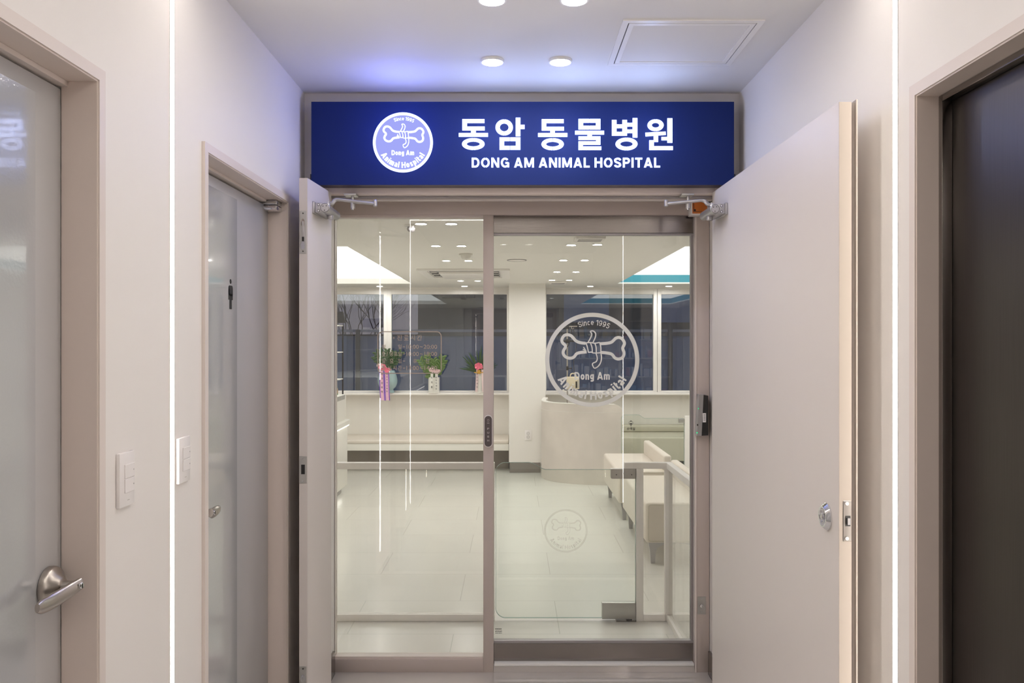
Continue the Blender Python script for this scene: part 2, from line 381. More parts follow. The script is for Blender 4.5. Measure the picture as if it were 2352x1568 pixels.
def gdraw(mb, ch, w, m, P, th):
    # P(u, v, d): unit glyph space to 3D
    W, st, po = glyph(ch, w); q = MB(); e = 0.0
    for pts in st:
        if len(pts) <= 3:
            for a, c in zip(pts, pts[1:]): q.ribbon([a, c], w, 0, th+e, m); e += 3e-5
        else: q.ribbon(pts, w, 0, th+e, m); e += 3e-5
    for p in po: q.prism(p, 0, th+e, m); e += 3e-5
    q.bm.verts.index_update()
    vs = [P(v.co.x, v.co.z, v.co.y) for v in q.bm.verts]; fs = [[v.index for v in f.verts] for f in q.bm.faces]; q.bm.free()
    mb.add(vs, fs, m); return W
def gline(mb, txt, u0, u1, v0, h, w, m, place, th, gap=.13, space=.32):
    ws = [space if c == ' ' else glyph(c, w)[0]+gap for c in txt]; tot = sum(ws)-gap; k = (u1-u0)/tot; x = u0
    for c, a in zip(txt, ws):
        if c != ' ': gdraw(mb, c, w, m, lambda u, v, d, x=x: place(x+u*k, v0+v*h, d), th)
        x += a*k
def garc(mb, txt, cx, cz, r, a0, a1, h, w, m, place, th, bottom, gap=.12, space=.3, ws_=1.0):
    ws = [space if c == ' ' else glyph(c, w)[0]+gap for c in txt]; tot = sum(ws); pos = 0
    for c, a in zip(txt, ws):
        g = glyph(c, w)[0]; mid = pos+a/2; pos += a
        if c == ' ': continue
        t = a0+(a1-a0)*mid/tot; sgn = -1 if bottom else 1
        def P(u, v, d, t=t, g=g):
            uu = (u-g/2)*h*ws_; rr = r+sgn*v*h
            return place(cx+math.sin(t)*rr+math.cos(t)*uu, cz+sgn*math.cos(t)*rr-sgn*math.sin(t)*uu, d)
        gdraw(mb, c, w, m, P, th)

def logo(mb, cx, cz, R, Y, m, th, since=True, ring=True):
    k = R/635.0
    def P(p): return (cx+(p[0]-790)*k, cz-(p[1]-810)*k)
    if ring: mb.ring((cx, cz), (R, R), (R*.912, R*.912), Y-th, Y, m, n=96)
    lay = [0.0]
    def stroke(pts, w, q=5):
        lay[0] += 3e-5; mb.ribbon([P(p) for p in spline(pts, q)], w*k, Y-th-lay[0], Y, m)
    stroke([(700, 587), (650, 582), (600, 570), (563, 548), (535, 515), (502, 484), (452, 471), (405, 490), (380, 542), (392, 583), (424, 612), (428, 642), (405, 680), (398, 722), (425, 765), (475, 787), (522, 783), (552, 762), (580, 728), (630, 712), (715, 703)], 40)
    stroke([(900, 593), (980, 588), (1045, 574), (1080, 545), (1110, 518), (1152, 509), (1195, 530), (1224, 580), (1218, 612), (1202, 645), (1205, 672), (1218, 710), (1214, 752), (1188, 786), (1140, 799), (1095, 783), (1065, 745), (1035, 727), (960, 714), (905, 710)], 40)
    for pts in ([(705, 582), (725, 640), (738, 710)], [(765, 580), (787, 640), (792, 712)], [(825, 585), (842, 640), (845, 716)], [(890, 575), (906, 640), (905, 715)],
                [(700, 582), (765, 577), (827, 586), (893, 574)], [(735, 710), (782, 706), (797, 716), (845, 719), (906, 713)],
                [(735, 572), (772, 505), (783, 460), (765, 428), (803, 421), (835, 455), (830, 510), (800, 575)],
                [(840, 720), (858, 790), (842, 835), (793, 863), (818, 922), (870, 897), (903, 845), (915, 780), (907, 718)]):
        stroke(pts, 15, 4)
    stroke([(672, 638), (700, 680)], 13, 1); stroke([(664, 668), (702, 684)], 13, 1)
    gline(mb, 'Dong Am', cx-240*k, cx+236*k, cz-268*k, 102*k, .185, m, flat(Y), th)
    garc(mb, 'Animal Hospital', cx, cz, 538*k, math.radians(-62), math.radians(61), 122*k, .20, m, flat(Y), th, True, gap=.17, ws_=.98)
    if since: garc(mb, 'Since 1995', cx, cz, 470*k, math.radians(-22.5), math.radians(28), 72*k, .12, m, flat(Y), th, False, gap=.13)

# ================================================================== SETTING: corridor
XL, XR, ZC, YE, YG = -.958, 1.049, 2.795, 3.83, 4.175
YB = -2.4
# left wall with two door openings
D1a, D1b, D1t = .95, 1.905, 2.250
D2a, D2b, D2t = 2.588, 3.512, 2.240
T = .14
b = MB()
for (y0, y1, z0, z1) in ((YB, D1a, 0, ZC), (D1a, D1b, D1t, ZC), (D1b, D2a, 0, ZC), (D2a, D2b, D2t, ZC), (D2b, YE+.1, 0, ZC)):
    b.box(XL-T, XL, y0, y1, z0, z1, WALL)
struct(b.build('wall_left'))
E1, ET = 2.14, 2.285
b = MB()
for (y0, y1, z0, z1) in ((YB, .6, 0, ZC), (.6, E1, ET, ZC), (E1, YE+.1, 0, ZC)):
    b.box(XR, XR+T, y0, y1, z0, z1, WALL)
struct(b.build('wall_right'))
# end wall round the steel door opening, and the recess behind it
OL, OR = -.842, .932
b = MB()
b.box(XL, OL-.03, YE, YE+.07, 0, ZC, WALL); b.box(OR+.03, XR, YE, YE+.07, 0, ZC, WALL); b.box(OL-.03, OR+.03, YE, YE+.07, 2.36, ZC, WALL)
b.box(XL-T, -.889, YE+.07, YG+.03, 0, 2.5, WALL); b.box(.985, XR+T, YE+.07, YG+.03, 0, 2.5, WALL); b.box(-.889, .985, YE+.07, YG+.03, 2.36, 2.5, WALL)
struct(b.build('wall_end'))
struct(MB().box(XL-T, XR+T, YB-.12, YB, 0, ZC, WALL).build('wall_back'))
struct(MB().box(XL-T, XR+T, YB-.12, YE+.07, ZC, ZC+.1, CEILM).build('ceiling'))
struct(MB().box(XL-.3, XR+.3, YB-.12, YG-.03, -.1, 0, CFLOOR).build('floor'))
b = MB(); b.box(.972, .985, YE+.0, YG-.06, 0, .115, STEEL); b.box(-.889, -.877, YE+.0, YG-.06, 0, .115, STEEL)
struct(b.build('baseboard_end'))
struct(MB().box(-.876, .971, YE-.03, YG-.046, .0005, .004, POLISH).build('trim_6'))

# trims round restroom doors and lift
def trim(name, xw, s, y0, y1, zt, w=.028, pr=.011, rec=.075, wallm=TRIM):
    # frame with protruding face, and a recessed reveal; s = +1 protrudes to +x
    b = MB()
    xf, xb = xw+s*pr, xw-s*rec
    b.box(xb, xf, y1, y1+w, 0, zt+w, wallm); b.box(xb, xf, y0-w, y0, 0, zt+w, wallm); b.box(xb, xf, y0, y1, zt, zt+w, wallm)
    # inner lining in the darker frame colour
    b.box(xb, xf-s*.004, y1-.004, y1, 0, zt, REVEAL); b.box(xb, xf-s*.004, y0, y0+.004, 0, zt, REVEAL); b.box(xb, xf-s*.004, y0+.004, y1-.004, zt-.004, zt, REVEAL)
    return struct(b.build(name))
trim('trim_1', XL, 1, D1a+.03, D1b, D1t)
trim('trim_2', XL, 1, D2a+.0, D2b, D2t)
trim('trim_3', XR, -1, .63, E1, ET-.0, w=.03, pr=.010, rec=.06)

# door 1, left near: frosted glass door with lever
def lever(parent, x, y, z, direc, L):
    b = MB()
    b.lathe([(.0445, 0), (.0445, .010), (.041, .016), (.028, .023), (.021, .031), (.017, .033)], (x, y, z), NICKEL, 'X', 40)
    b.build('rosette', parent)
    b = MB()
    b.lathe([(.0135, .028), (.0125, .05), (.0135, .062)], (x, y, z), NICKEL, 'X', 28)
    pts = []; rs = []
    for i in range(15):
        t = i/14; pts.append((x+.066-.016*math.sin(t*PI*.9)*.6-.012*t, y+direc*(t*L-.012), z+.004-.014*math.sin(t*PI*.75))); rs.append(.0135+.0035*math.sin(t*PI)+(.0 if t < .9 else -.004*(t-.9)*10))
    b.tube(pts, rs, NICKEL, 16, sx=.55)
    h = b.build('lever_handle', parent, 50)
    MB().lathe([(.007, 0), (.007, .004), (.0055, .0055)], (x+.066+.004, y, z+.002), CHROME, 'X', 20).box(x+.074, x+.0765, y-.001, y+.001, z-.003, z+.006, DARK).build('keyhole', parent)
d1 = estruct('door_1', (-1.04, 1.4, 0), 'grey frosted restroom door with satin lever handle, nearest on the left'); 
b = MB(); b.box(-1.07, -1.033, D1a+.035, D1b-.006, .006, D1t-.022, FILMB, .002); b.build('door_leaf', d1)
MB().box(-1.0335, -1.0315, D1a+.035, 1.795, .01, D1t-.06, FILM).build('frosted_panel', d1)
b = MB(); b.box(-1.06, -1.018, D1a+.034, D1b-.004, D1t-.016, D1t-.0045, TRIM); b.build('head_rail', d1)
lever(d1, -1.0315, 1.846, 1.105, -1, .145)
# door 2
d2 = estruct('door_2', (-1.04, 3.05, 0), 'grey frosted glass door with man pictogram and small lever handle')
MB().box(-1.06, -1.029, D2a+.006, D2b-.014, .006, D2t-.022, FILMB, .002).build('door_leaf', d2)
MB().box(-1.0295, -1.0277, D2a+.006, 3.1, .01, D2t-.06, FILM).build('frosted_panel', d2)
MB().box(-1.05, -1.014, D2a+.005, D2b-.09, D2t-.014, D2t-.0045, TRIM).build('head_rail', d2)
b = MB(); b.box(-1.055, -.972, D2b-.085, D2b-.006, D2t-.046, D2t-.026, CHROME, .006); b.box(-1.055, -.972, D2b-.085, D2b-.006, D2t-.024, D2t-.006, PLATE, .003); b.build('pivot_hinge', d2)
lever(d2, -1.0277, 2.66, 1.10, 1, .12)
# pictogram of a standing man
b = MB(); yc, zc = 3.028, 1.824
b.lathe([(.0085, 0), (.0085, .0012)], (-1.0277, yc, zc+.045), INK, 'X', 24)
b.prism([(y, z) for y, z in rrect(yc-.022, yc+.022, zc-.008, zc+.030, .010)], -1.0277, -1.0265, INK, 'X')
b.box(-1.0277, -1.0265, yc-.022, yc-.0155, zc-.022, zc+.02, INK); b.box(-1.0277, -1.0265, yc+.0155, yc+.022, zc-.022, zc+.02, INK)
b.box(-1.0277, -1.0265, yc-.0115, yc-.0015, zc-.056, zc+.0, INK); b.box(-1.0277, -1.0265, yc+.0015, yc+.0115, zc-.056, zc+.0, INK)
b.build('man_pictogram', d2)

# lift door right
d6 = estruct('door_6', (1.12, 1.4, 0), 'dark brushed steel lift door set in the right wall')
MB().box(1.125, 1.16, .62, 1.40, .008, ET+.02, ELEV).build('lift_panel', d6)
MB().box(1.125, 1.16, 1.404, 2.128, .008, ET+.02, ELEV).build('lift_panel', d6)
b = MB(); b.box(1.098, 1.125, 2.118, E1-.004, 0, ET-.0045, STEEL, .002); b.box(1.098, 1.123, .64, 2.118, ET-.022, ET-.0045, STEEL, .002); b.build('steel_jamb', d6)
struct(MB().box(1.19, 1.30, .55, 2.2, 0, ET+.03, DARK).build('wall_shaft'))
struct(MB().box(-1.35, -1.10, .8, 3.7, 0, 2.4, MIRD).build('wall_restroom'))

# LED strips
def strip(label, x0, x1, y0, y1, z0, z1, body):
    t = thing('led_strip', label, 'light', ((x0+x1)/2, (y0+y1)/2, z0), 'recessed LED light lines of the corridor')
    MB().box(x0, x1, y0, y1, z0, z1, LED).build('diffuser', t)
    e = .0035
    b = MB()
    if body == 'v':
        b.box(x0, x1, y0-e, y0, z0, z1, RING); b.box(x0, x1, y1, y1+e, z0, z1, RING)
    else:
        b.box(x0, x1, y0-e, y0, z0, z1, RING); b.box(x0, x1, y1, y1+e, z0, z1, RING)
    b.build('profile', t)
ZS = .13
for (yl, yr, w) in ((2.335, 2.268, .0125), (.55, .52, .0125)):
    near = yl < 1
    strip('vertical light line on the left wall '+('beside the camera, outside the picture' if near else 'between the two grey doors'), XL, XL+.0015, yl-w, yl+w, ZS, ZC-.002, 'v')
    strip('vertical light line on the right wall '+('beside the camera, outside the picture' if near else 'beside the lift door'), XR-.0015, XR, yr-w, yr+w, ZS, ZC-.002, 'v')
strip('light line across the ceiling nearer the sign, above the picture', XL+.002, XR-.002, 2.285, 2.31, ZC-.0015, ZC, 'h')
strip('light line across the ceiling above the camera, outside the picture', XL+.002, XR-.002, .52, .545, ZC-.0015, ZC, 'h')

# corridor ceiling lights
def downlight(x, y, z, r, label, group, lens):
    t = thing('downlight', label, 'light', (x, y, z), group)
    MB().ring((x, y), (r+.006, r+.006), (r, r), z-(.010 if z > 2.5 else .006), z, RING, n=40, ax='Z').build('lamp_ring', t)
    MB().lathe([(r, -.0018), (r, -.0008)], (x, y, z), lens, 'Z', 40).build('lens', t)
    return t
def dl(px, py, z, r, label, group, lens):
    Y = (z-EYE)*F/(CY-py); return downlight(X(px, Y), Y, z, r, label, group, lens)
g = 'round downlights in the corridor ceiling'
dl(1131, 139, ZC, .042, 'corridor downlight directly above the sign, left one of the near pair', g, DOWN)
dl(1287, 139, ZC, .042, 'corridor downlight directly above the sign, right one of the near pair', g, DOWN)
dl(1130, -4, ZC, .042, 'corridor downlight cut by the top edge, left one', g, DOWN)
dl(1319, -4, ZC, .042, 'corridor downlight cut by the top edge, right one', g, DOWN)
for i, y in enumerate((1.5, .0, -1.4)):
    for sx, w in ((-.1, 'left'), (.2, 'right')):
        downlight(sx, y, ZC, .042, 'corridor downlight %s of centre, %s, outside the picture' % (w, ('just ahead of the camera', 'above the camera', 'behind the camera')[i]), g, DOWN)

# ceiling access hatch
t = thing('access_hatch', 'square white access hatch in the corridor ceiling', 'hatch', (.65, 3.19, ZC))
hx0, hx1, hy0, hy1 = .395, .902, 2.95, 3.43
def frame_z(b, x0, x1, y0, y1, w, z0, z1, m):
    b.box(x0, x1, y0, y0+w, z0, z1, m); b.box(x0, x1, y1-w, y1, z0, z1, m); b.box(x0, x0+w, y0+w, y1-w, z0, z1, m); b.box(x1-w, x1, y0+w, y1-w, z0, z1, m)
b = MB(); frame_z(b, hx0, hx1, hy0, hy1, .022, ZC-.005, ZC-.0002, RING); b.build('hatch_frame', t)
b = MB(); frame_z(b, hx0+.0225, hx1-.0225, hy0+.0225, hy1-.0225, .003, ZC-.0012, ZC-.0002, DARK); b.build('shadow_gap', t)
b = MB(); b.box(hx0+.026, hx1-.026, hy0+.026, hy1-.026, ZC-.003, ZC-.0002, CEILM); frame_z(b, hx0+.026, hx1-.026, hy0+.026, hy1-.026, .018, ZC-.0055, ZC-.0031, RING); b.build('hatch_panel', t)

# ================================================================== SIGNBOARD
YS = 3.726
def sx(px): return X(px, YS)
def sz(py): return Z(py, YS)
sg = thing('signboard', 'long blue illuminated sign over the entrance with bone logo and white lettering', 'sign', (0, YS+.04, sz(425)))
MB().box(sx(715), sx(1686), YS+.004, YS+.10, sz(425), sz(234), SIGNBOX, .002).build('cabinet', sg)
MB().box(sx(715), sx(1686), YS, YS+.0045, sz(425), sz(234), SIGNB).build('face_panel', sg)
lc, lz, lr = sx(925.6), sz(327.8), 68.8*YS/F
MB().lathe([(lr*.93, -.0012), (lr*.93, 0)], (lc, YS, lz), LOGOD, 'Y', 72).build('logo_disc', sg)
b = MB(); logo(b, lc, lz, lr, YS-.0012, LETTER, .0025); b.build('bone_logo', sg)
b = MB()
def C1(x, y): return (sx(680+x/4.2), sz(200+y/4.2))
def C2(x, y): return (sx(1200+x/4.2), sz(200+y/4.2))
def R_(C, x0, y0, x1, y1):
    a = C(x0, y0); c = C(x1, y1); b.box(a[0], c[0], YS-.004, YS-.0005, c[1], a[1], LETTER)
def O_(C, x, y, rx, ry, ix, iy):
    c = C(x, y); k = YS/F/4.2; g = math.asin(min(1, 2.2/rx))
    b.ring(c, (rx*k, ry*k), (ix*k, iy*k), YS-.004, YS-.0005, LETTER, -PI/2+g, PI/2-g, n=40); b.ring(c, (rx*k, ry*k), (ix*k, iy*k), YS-.004, YS-.0005, LETTER, PI/2+g, 1.5*PI-g, n=40)
def M_(C, x0, y0, x1, y1, ix0, iy0, ix1, iy1):
    xm = (x0+x1)/2
    R_(C, x0, y0, ix0, y1); R_(C, ix1, y0, x1, y1); R_(C, ix0, y0, xm-2, iy0); R_(C, xm+2, y0, ix1, iy0); R_(C, ix0, iy1, xm-2, y1); R_(C, xm+2, iy1, ix1, y1)
# 동
R_(C1, 1604, 312, 1818, 350); R_(C1, 1604, 350, 1650, 384); R_(C1, 1604, 384, 1820, 421); R_(C1, 1688, 421, 1735, 446); R_(C1, 1570, 446, 1852, 482); O_(C1, 1710, 552, 109, 57, 63, 23)
# 암
O_(C1, 2008, 392, 84, 77, 42, 38); R_(C1, 2119, 298, 2164, 478); R_(C1, 2164, 367, 2205, 407); M_(C1, 1963, 488, 2164, 608, 2008, 524, 2120, 570)
# 동
R_(C2, 185, 313, 398, 351); R_(C2, 185, 351, 230, 386); R_(C2, 185, 386, 400, 423); R_(C2, 268, 423, 312, 446); R_(C2, 150, 446, 433, 483); O_(C2, 291, 554, 108, 58, 63, 23)
# 물
M_(C2, 540, 310, 752, 412, 585, 347, 708, 376); R_(C2, 507, 424, 787, 461); R_(C2, 626, 461, 670, 478)
R_(C2, 540, 478, 752, 513); R_(C2, 710, 513, 752, 526); R_(C2, 540, 526, 752, 559); R_(C2, 540, 559, 583, 575); R_(C2, 540, 575, 760, 610)
# 병
R_(C2, 862, 320, 907, 472); R_(C2, 963, 320, 1008, 472); R_(C2, 907, 363, 934, 399); R_(C2, 938, 363, 963, 399); R_(C2, 907, 435, 934, 472); R_(C2, 938, 435, 963, 472)
R_(C2, 1062, 302, 1108, 490); R_(C2, 1008, 348, 1033, 384); R_(C2, 1037, 348, 1062, 384); R_(C2, 1008, 412, 1033, 447); R_(C2, 1037, 412, 1062, 447); O_(C2, 1003, 552, 106, 61, 60, 26)
# 원
O_(C2, 1283, 371, 78, 57, 36, 23); b.prism([C2(1184, 443), C2(1380, 432), C2(1382, 464), C2(1187, 479)], YS-.004, YS-.0005, LETTER)
R_(C2, 1265, 474, 1308, 516); R_(C2, 1222, 516, 1308, 532); R_(C2, 1222, 532, 1267, 573); R_(C2, 1222, 573, 1450, 610); R_(C2, 1340, 484, 1398, 516); R_(C2, 1397, 304, 1445, 540)
b.build('korean_lettering', sg)
b = MB(); gline(b, 'DONG AM ANIMAL HOSPITAL', sx(1083.5), sx(1516), sz(385.3), sz(362.8)-sz(385.3), .185, LETTER, flat(YS-.0005), .003, gap=.15, space=.30); b.build('english_lettering', sg)
MB().box(sx(1686), sx(1686)+.012, YS+.02, YS+.05, sz(413), sz(398), BLACK).build('mounting_clip', sg)
MB().box(sx(715)-.010, sx(715), YS+.02, YS+.05, sz(412), sz(398), BLACK).build('mounting_clip', sg)
for px_, py_, col_, w_ in ((925, 310, (.20, .26, 1.0), 2.6), (1130, 310, (.42, .55, 1.0), 1.35), (1300, 310, (.42, .55, 1.0), 1.5), (1480, 310, (.42, .55, 1.0), 1.35)):  # added unseen point lights, standing in for the glow of the sign face
    ld = bpy.data.lights.new('sign_glow_helper', 'POINT'); ld.color = col_; ld.energy = w_; ld.shadow_soft_size = 0.0
    lo = bpy.data.objects.new('sign_glow_helper', ld); COL.objects.link(lo); lo.location = (sx(px_), YS-.17, sz(py_)); lo.parent = sg; lo.matrix_parent_inverse = Matrix.Translation(-Vector(sg.location))

# ================================================================== STEEL DOUBLE DOOR
b = MB()
b.box(OL-.03, OL, YE-.03, YE+.03, 0, 2.36, REVEAL); b.box(OR, OR+.03, YE-.03, YE+.03, 0, 2.36, REVEAL)
b.box(OL, OR, YE-.03, YE+.01, 2.323, 2.40, REVEAL, .003)
b.box(OL, OR, YE+.012, YE+.035, 2.316, 2.36, ALUG); b.box(OL, OR, YE+.037, YE+.06, 2.307, 2.36, TRIM)
struct(b.build('trim_4'))
LT = 2.331
def quad_leaf(name, label, hx, hy, nx, ny, th, s):
    # leaf as prism in plan; s = direction of thickness
    d = estruct(name, (hx, hy, 0), label)
    return d
dl_ = estruct('door_3', (-.828, 3.80, 0), 'narrow beige steel door leaf standing open at the left of the entrance')
MB().prism([(-.828, 3.80), (-.852, 3.455), (-.887, 3.457), (-.863, 3.802)], .008, LT, LEAF, 'Z').build('door_leaf', dl_)
def edge_plate(b, px0, px1, py0, py1, Yp, m, bev=.001):
    b.box(X(px0, Yp), X(px1, Yp), Yp-.002, Yp+.001, Z(py1, Yp), Z(py0, Yp), m, bev, 1)
YP = 3.455
def flush_bolt(z0):
    # z0 = bottom of the plate; 0.178 tall
    x0, x1 = X(688.5, YP), X(704, YP); xc = (x0+x1)/2
    o = MB(); o.box(x0, x1, YP-.0015, YP+.002, z0, z0+.178, PLATE, .001, 1)
    p = o.build('flush_bolt', dl_)
    o = MB()
    for zz in (z0+.035, z0+.128):
        o.lathe([(.0095, -.003), (.0095, 0)], (0, 0, 0), CHROME, 'Y', 24, Matrix.Translation((xc, YP-.0015, zz)) @ Matrix.Diagonal((.85, 1, 1.8, 1)))
    o.box(xc-.005, xc+.005, YP-.005, YP-.0015, z0+.07, z0+.135, PLATE, .001, 1)
    q = o.build('bolt_lever', p)
    o = MB(); o.box(xc-.0045, xc+.0045, YP-.0032, YP-.001, z0+.05, z0+.07, BLACK)
    for zz in (z0+.01, z0+.168): o.lathe([(.003, -.0022), (.003, 0)], (xc, YP-.0012, zz), DARK, 'Y', 12)
    o.build('bolt_slot', p)
flush_bolt(Z(583, YP)); flush_bolt(.12)
o = MB(); edge_plate(o, 687, 705, 1048, 1110, YP, PLATE); p = o.build('strike_plate', dl_)
o = MB(); o.box(X(692, YP), X(700.5, YP), YP-.0028, YP, Z(1089, YP), Z(1067, YP), BLACK)
for py in (1053, 1105): o.lathe([(.003, -.001), (.003, 0)], (X(696, YP), YP-.002, Z(py, YP)), CHROME, 'Y', 12)
o.build('latch_hole', p)

dr_ = estruct('door_4', (.918, 3.80, 0), 'wide beige steel door leaf standing open along the right wall')
YR = 2.36
MB().prism([(.918, 3.80), (.930, YR), (.963, YR), (.963, YR+.012), (.979, YR+.012), (.967, 3.80)], .008, LT, LEAF, 'Z').build('door_leaf', dr_)
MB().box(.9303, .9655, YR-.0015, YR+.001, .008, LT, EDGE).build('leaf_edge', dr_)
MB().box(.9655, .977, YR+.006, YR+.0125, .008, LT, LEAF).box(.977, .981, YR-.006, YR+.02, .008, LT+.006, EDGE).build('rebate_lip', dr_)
o = MB(); o.box(X(1936, YR), X(1954.5, YR), YR-.0035, YR-.001, Z(1243, YR), Z(1150, YR), NICKEL, .001, 1); p = o.build('lock_plate', dr_)
o = MB(); o.box(X(1941, YR), X(1952, YR), YR-.0045, YR-.0034, Z(1208, YR), Z(1184, YR), DARK); o.box(X(1943.5, YR), X(1951.5, YR), YR-.009, YR-.004, Z(1205, YR), Z(1188, YR), SILVER, .001, 1)
for py in (1156, 1236): o.lathe([(.005, -.0025), (.005, 0)], (X(1944, YR), YR-.0034, Z(py, YR)), SWITCH, 'Y', 16)
o.build('latch', p)
kx, ky, kz = .9295, 2.447, 1.134
o = MB(); o.lathe([(.041, 0), (.041, -.004), (.036, -.010), (.031, -.015), (.027, -.015), (.024, -.006), (.0, -.006)], (kx, ky, kz), CHROME, 'X', 14); p = o.build('round_lock', dr_, 20)
o = MB(); o.lathe([(.010, -.006), (.010, -.016), (.006, -.018), (0, -.018)], (kx, ky, kz), CHROME, 'X', 16); o.box(kx-.012, kx-.006, ky-.004, ky+.004, kz-.024, kz+.024, PLATE, .002); o.build('lock_cylinder', p)

# door closers
def closer(side):
    if side < 0:
        t = thing('door_closer', 'silver door closer on the narrow left door leaf', 'door closer', (-.84, 3.6, 2.2), 'overhead door closers')
        x0, y0, yf, zc = -.849, 3.52, 3.75, 2.218; s = 1; ex, bx = -.597, -.728
    else:
        t = thing('door_closer', 'silver door closer on the wide right door leaf', 'door closer', (.92, 3.6, 2.2), 'overhead door closers')
        x0, y0, yf, zc = .9205, 3.535, 3.75, 2.216; s = -1; ex, bx = .673, .804
    k = .0018
    b = MB(); b.box(x0, x0+s*.012, y0-.002, yf-.05, zc-.024, zc+.026, SILVER, .003); b.box(x0+s*.012, x0+s*.045, y0, yf-.03, zc-.021, zc+.021, SILVER, .004)
    b.build('mounting_plate', t)
    cx_ = x0+s*.055
    b = MB(); b.lathe([(.0, 0), (.0175, 0), (.020, .002), (.020, yf-y0-.006), (.017, yf-y0), (0, yf-y0)], (cx_, y0-.003, zc-.001), SILVER, 'Y', 36)
    p = b.build('closer_body', t)
    b = MB(); b.ring((cx_, zc-.001), (.0182, .0182), (.0172, .0172), y0-.0042, y0-.002, DARK, n=32)
    for a in (.9, 2.4, 4.6): b.lathe([(.0022, -.0012), (.0022, 0)], (cx_+.0105*math.cos(a), y0-.0028, zc-.001+.0105*math.sin(a)), DARK, 'Y', 10)
    b.build('end_cap', p)
    for dz in (-.013, .012): b = MB(); b.ring((x0+s*.028, zc+dz), (.0055, .0055), (.004, .004), y0-.0012, y0, DARK, n=20); b.lathe([(.0038, -.0015), (.0038, 0)], (x0+s*.028, y0, zc+dz), CHROME, 'Y', 16); b.build('screw', p)
    b = MB(); b.lathe([(.013, -.036), (.0145, -.032), (.0145, -.018)], (cx_, y0+.10, zc), SILVER, 'Z', 24); b.build('bottom_cap', t); b = MB(); b.lathe([(.011, .018), (.011, .026), (.006, .028), (.006, .034), (.0, .034)], (cx_, y0+.06, zc), CHROME, 'Z', 24)
    b.build('spindle', t)
    b = MB(); A = Vector((cx_, y0+.06, zc+.026)); E = Vector((ex, 3.62, 2.250))
    mid = A+Vector((s*.035, .01, .020)); pts = spline([tuple(A), tuple(A+Vector((s*.018, .004, .004))), tuple(mid), tuple(A.lerp(E, .45)+Vector((0, 0, .013))), tuple(E)], 6)
    b.tube(pts, [.0085 if i < len(pts)/2 else .007 for i in range(len(pts))], SILVER, 10, sx=1.0); b.build('main_arm', t)
    b = MB(); b.lathe([(.006, -.012), (.009, -.009), (.009, .014), (.006, .018), (.0, .019)], tuple(E), SILVER, 'Z', 20); b.build('elbow', t)
    b = MB(); Bk = Vector((bx, 3.79, 2.296)); b.tube([tuple(E+Vector((0, 0, .004))), tuple(E.lerp(Bk, .5)+Vector((0, 0, -.004))), tuple(Bk+Vector((0, 0, -.012)))], [.006, .0055, .005], PLATE, 8); b.build('fore_arm', t)
    b = MB(); b.box(bx-.035, bx+.022, 3.76, 3.82, 2.3125, 2.3215, PLATE, .002); b.lathe([(.011, -.038), (.011, -.012), (.007, -.008), (.007, .02)], tuple(Bk+Vector((0, 0, 0))), PLATE, 'Z', 8); b.lathe([(.006, -.045), (.007, -.038)], tuple(Bk), CHROME, 'Z', 12); b.build('frame_bracket', t)
closer(-1); closer(1)

# ================================================================== GLASS ENTRANCE
YF = 4.13
en = estruct('door_5', (.0, YG, 0), 'glazed entrance of the clinic: fixed pane left, sliding door right, in taupe frame')
def fx(px): return X(px, YF)
def fz(py): return Z(py, YF)
b = MB(); b.box(-.887, .982, YF, YG+.03, fz(494), 2.358, ALU, .002); b.box(-.884, fx(1110), YF+.012, YG+.02, fz(499), fz(494)+.002, TRIM)
b.build('head_frame', en)
MB().box(fx(1110), fx(1133.5), YF, YG+.03, .002, fz(494), ALU, .0015).build('mullion', en)
b = MB(); b.box(-.887, fx(1110), YF, YG+.03, .002, fz(1514.5), ALU, .0015); b.box(-.884, fx(1110), YF+.010, YG+.02, fz(1514.5), fz(1509.5), TRIM); b.build('bottom_rail', en)
MB().box(fx(1595.5), fx(1599.5), YF-.004, YG+.03, .002, fz(494), TRIM).box(fx(1599.5), .982, YF, YG+.03, .002, fz(494), ALU, .0015).build('side_frame', en)
MB().box(-.887, -.8862, YF+.02, YG+.03, .05, 2.3, TRIM).build('wall_bead', en)
MB().box(-.885, fx(1110), YG-.006, YG+.006, fz(1511), fz(496), GLASS).build('fixed_glass_pane', en)
# sliding leaf
YD = 4.172
def dx_(px): return X(px, YD-.012)
def dz_(py): return Z(py, YD-.012)
o = MB(); o.box(dx_(1133.5), dx_(1593.5), YD-.016, YD+.016, dz_(536), dz_(500)+.02, STEEL, .001, 1); p = o.build('top_rail', en)
MB().box(dx_(1133.5), dx_(1593.5), YD-.018, YD+.016, dz_(541), dz_(536.3), ALUG, .001, 1).build('rail_bead', p)
o = MB(); o.box(dx_(1586.5), dx_(1589.3), YD-.014, YD+.014, dz_(1471), dz_(541), ALUG); o.box(dx_(1589.6), dx_(1594.5), YD-.010, YD+.014, dz_(1471), dz_(541), ALUG); o.build('sliding_stile', en)
o = MB(); o.box(dx_(1133.5), dx_(1594.5), YD-.014, YD+.016, dz_(1525), dz_(1476.5), STEEL, .001, 1); p = o.build('kick_plate', en)
MB().box(dx_(1133.5), dx_(1594.5), YD-.018, YD+.014, dz_(1476.3), dz_(1470), ALUG, .001, 1).build('rail_bead', p)
MB().box(dx_(1133.5), dx_(1586.5), YD-.005, YD+.005, dz_(1470.5), dz_(540), GLASS).build('sliding_glass_pane', en)
MB().box(fx(1135), fx(1594), YF-.006, YG+.03, .036, .0485, RING, .002).box(fx(1134), fx(1595), YF, YG+.03, .001, .0359, POLISH).build('floor_track', en)
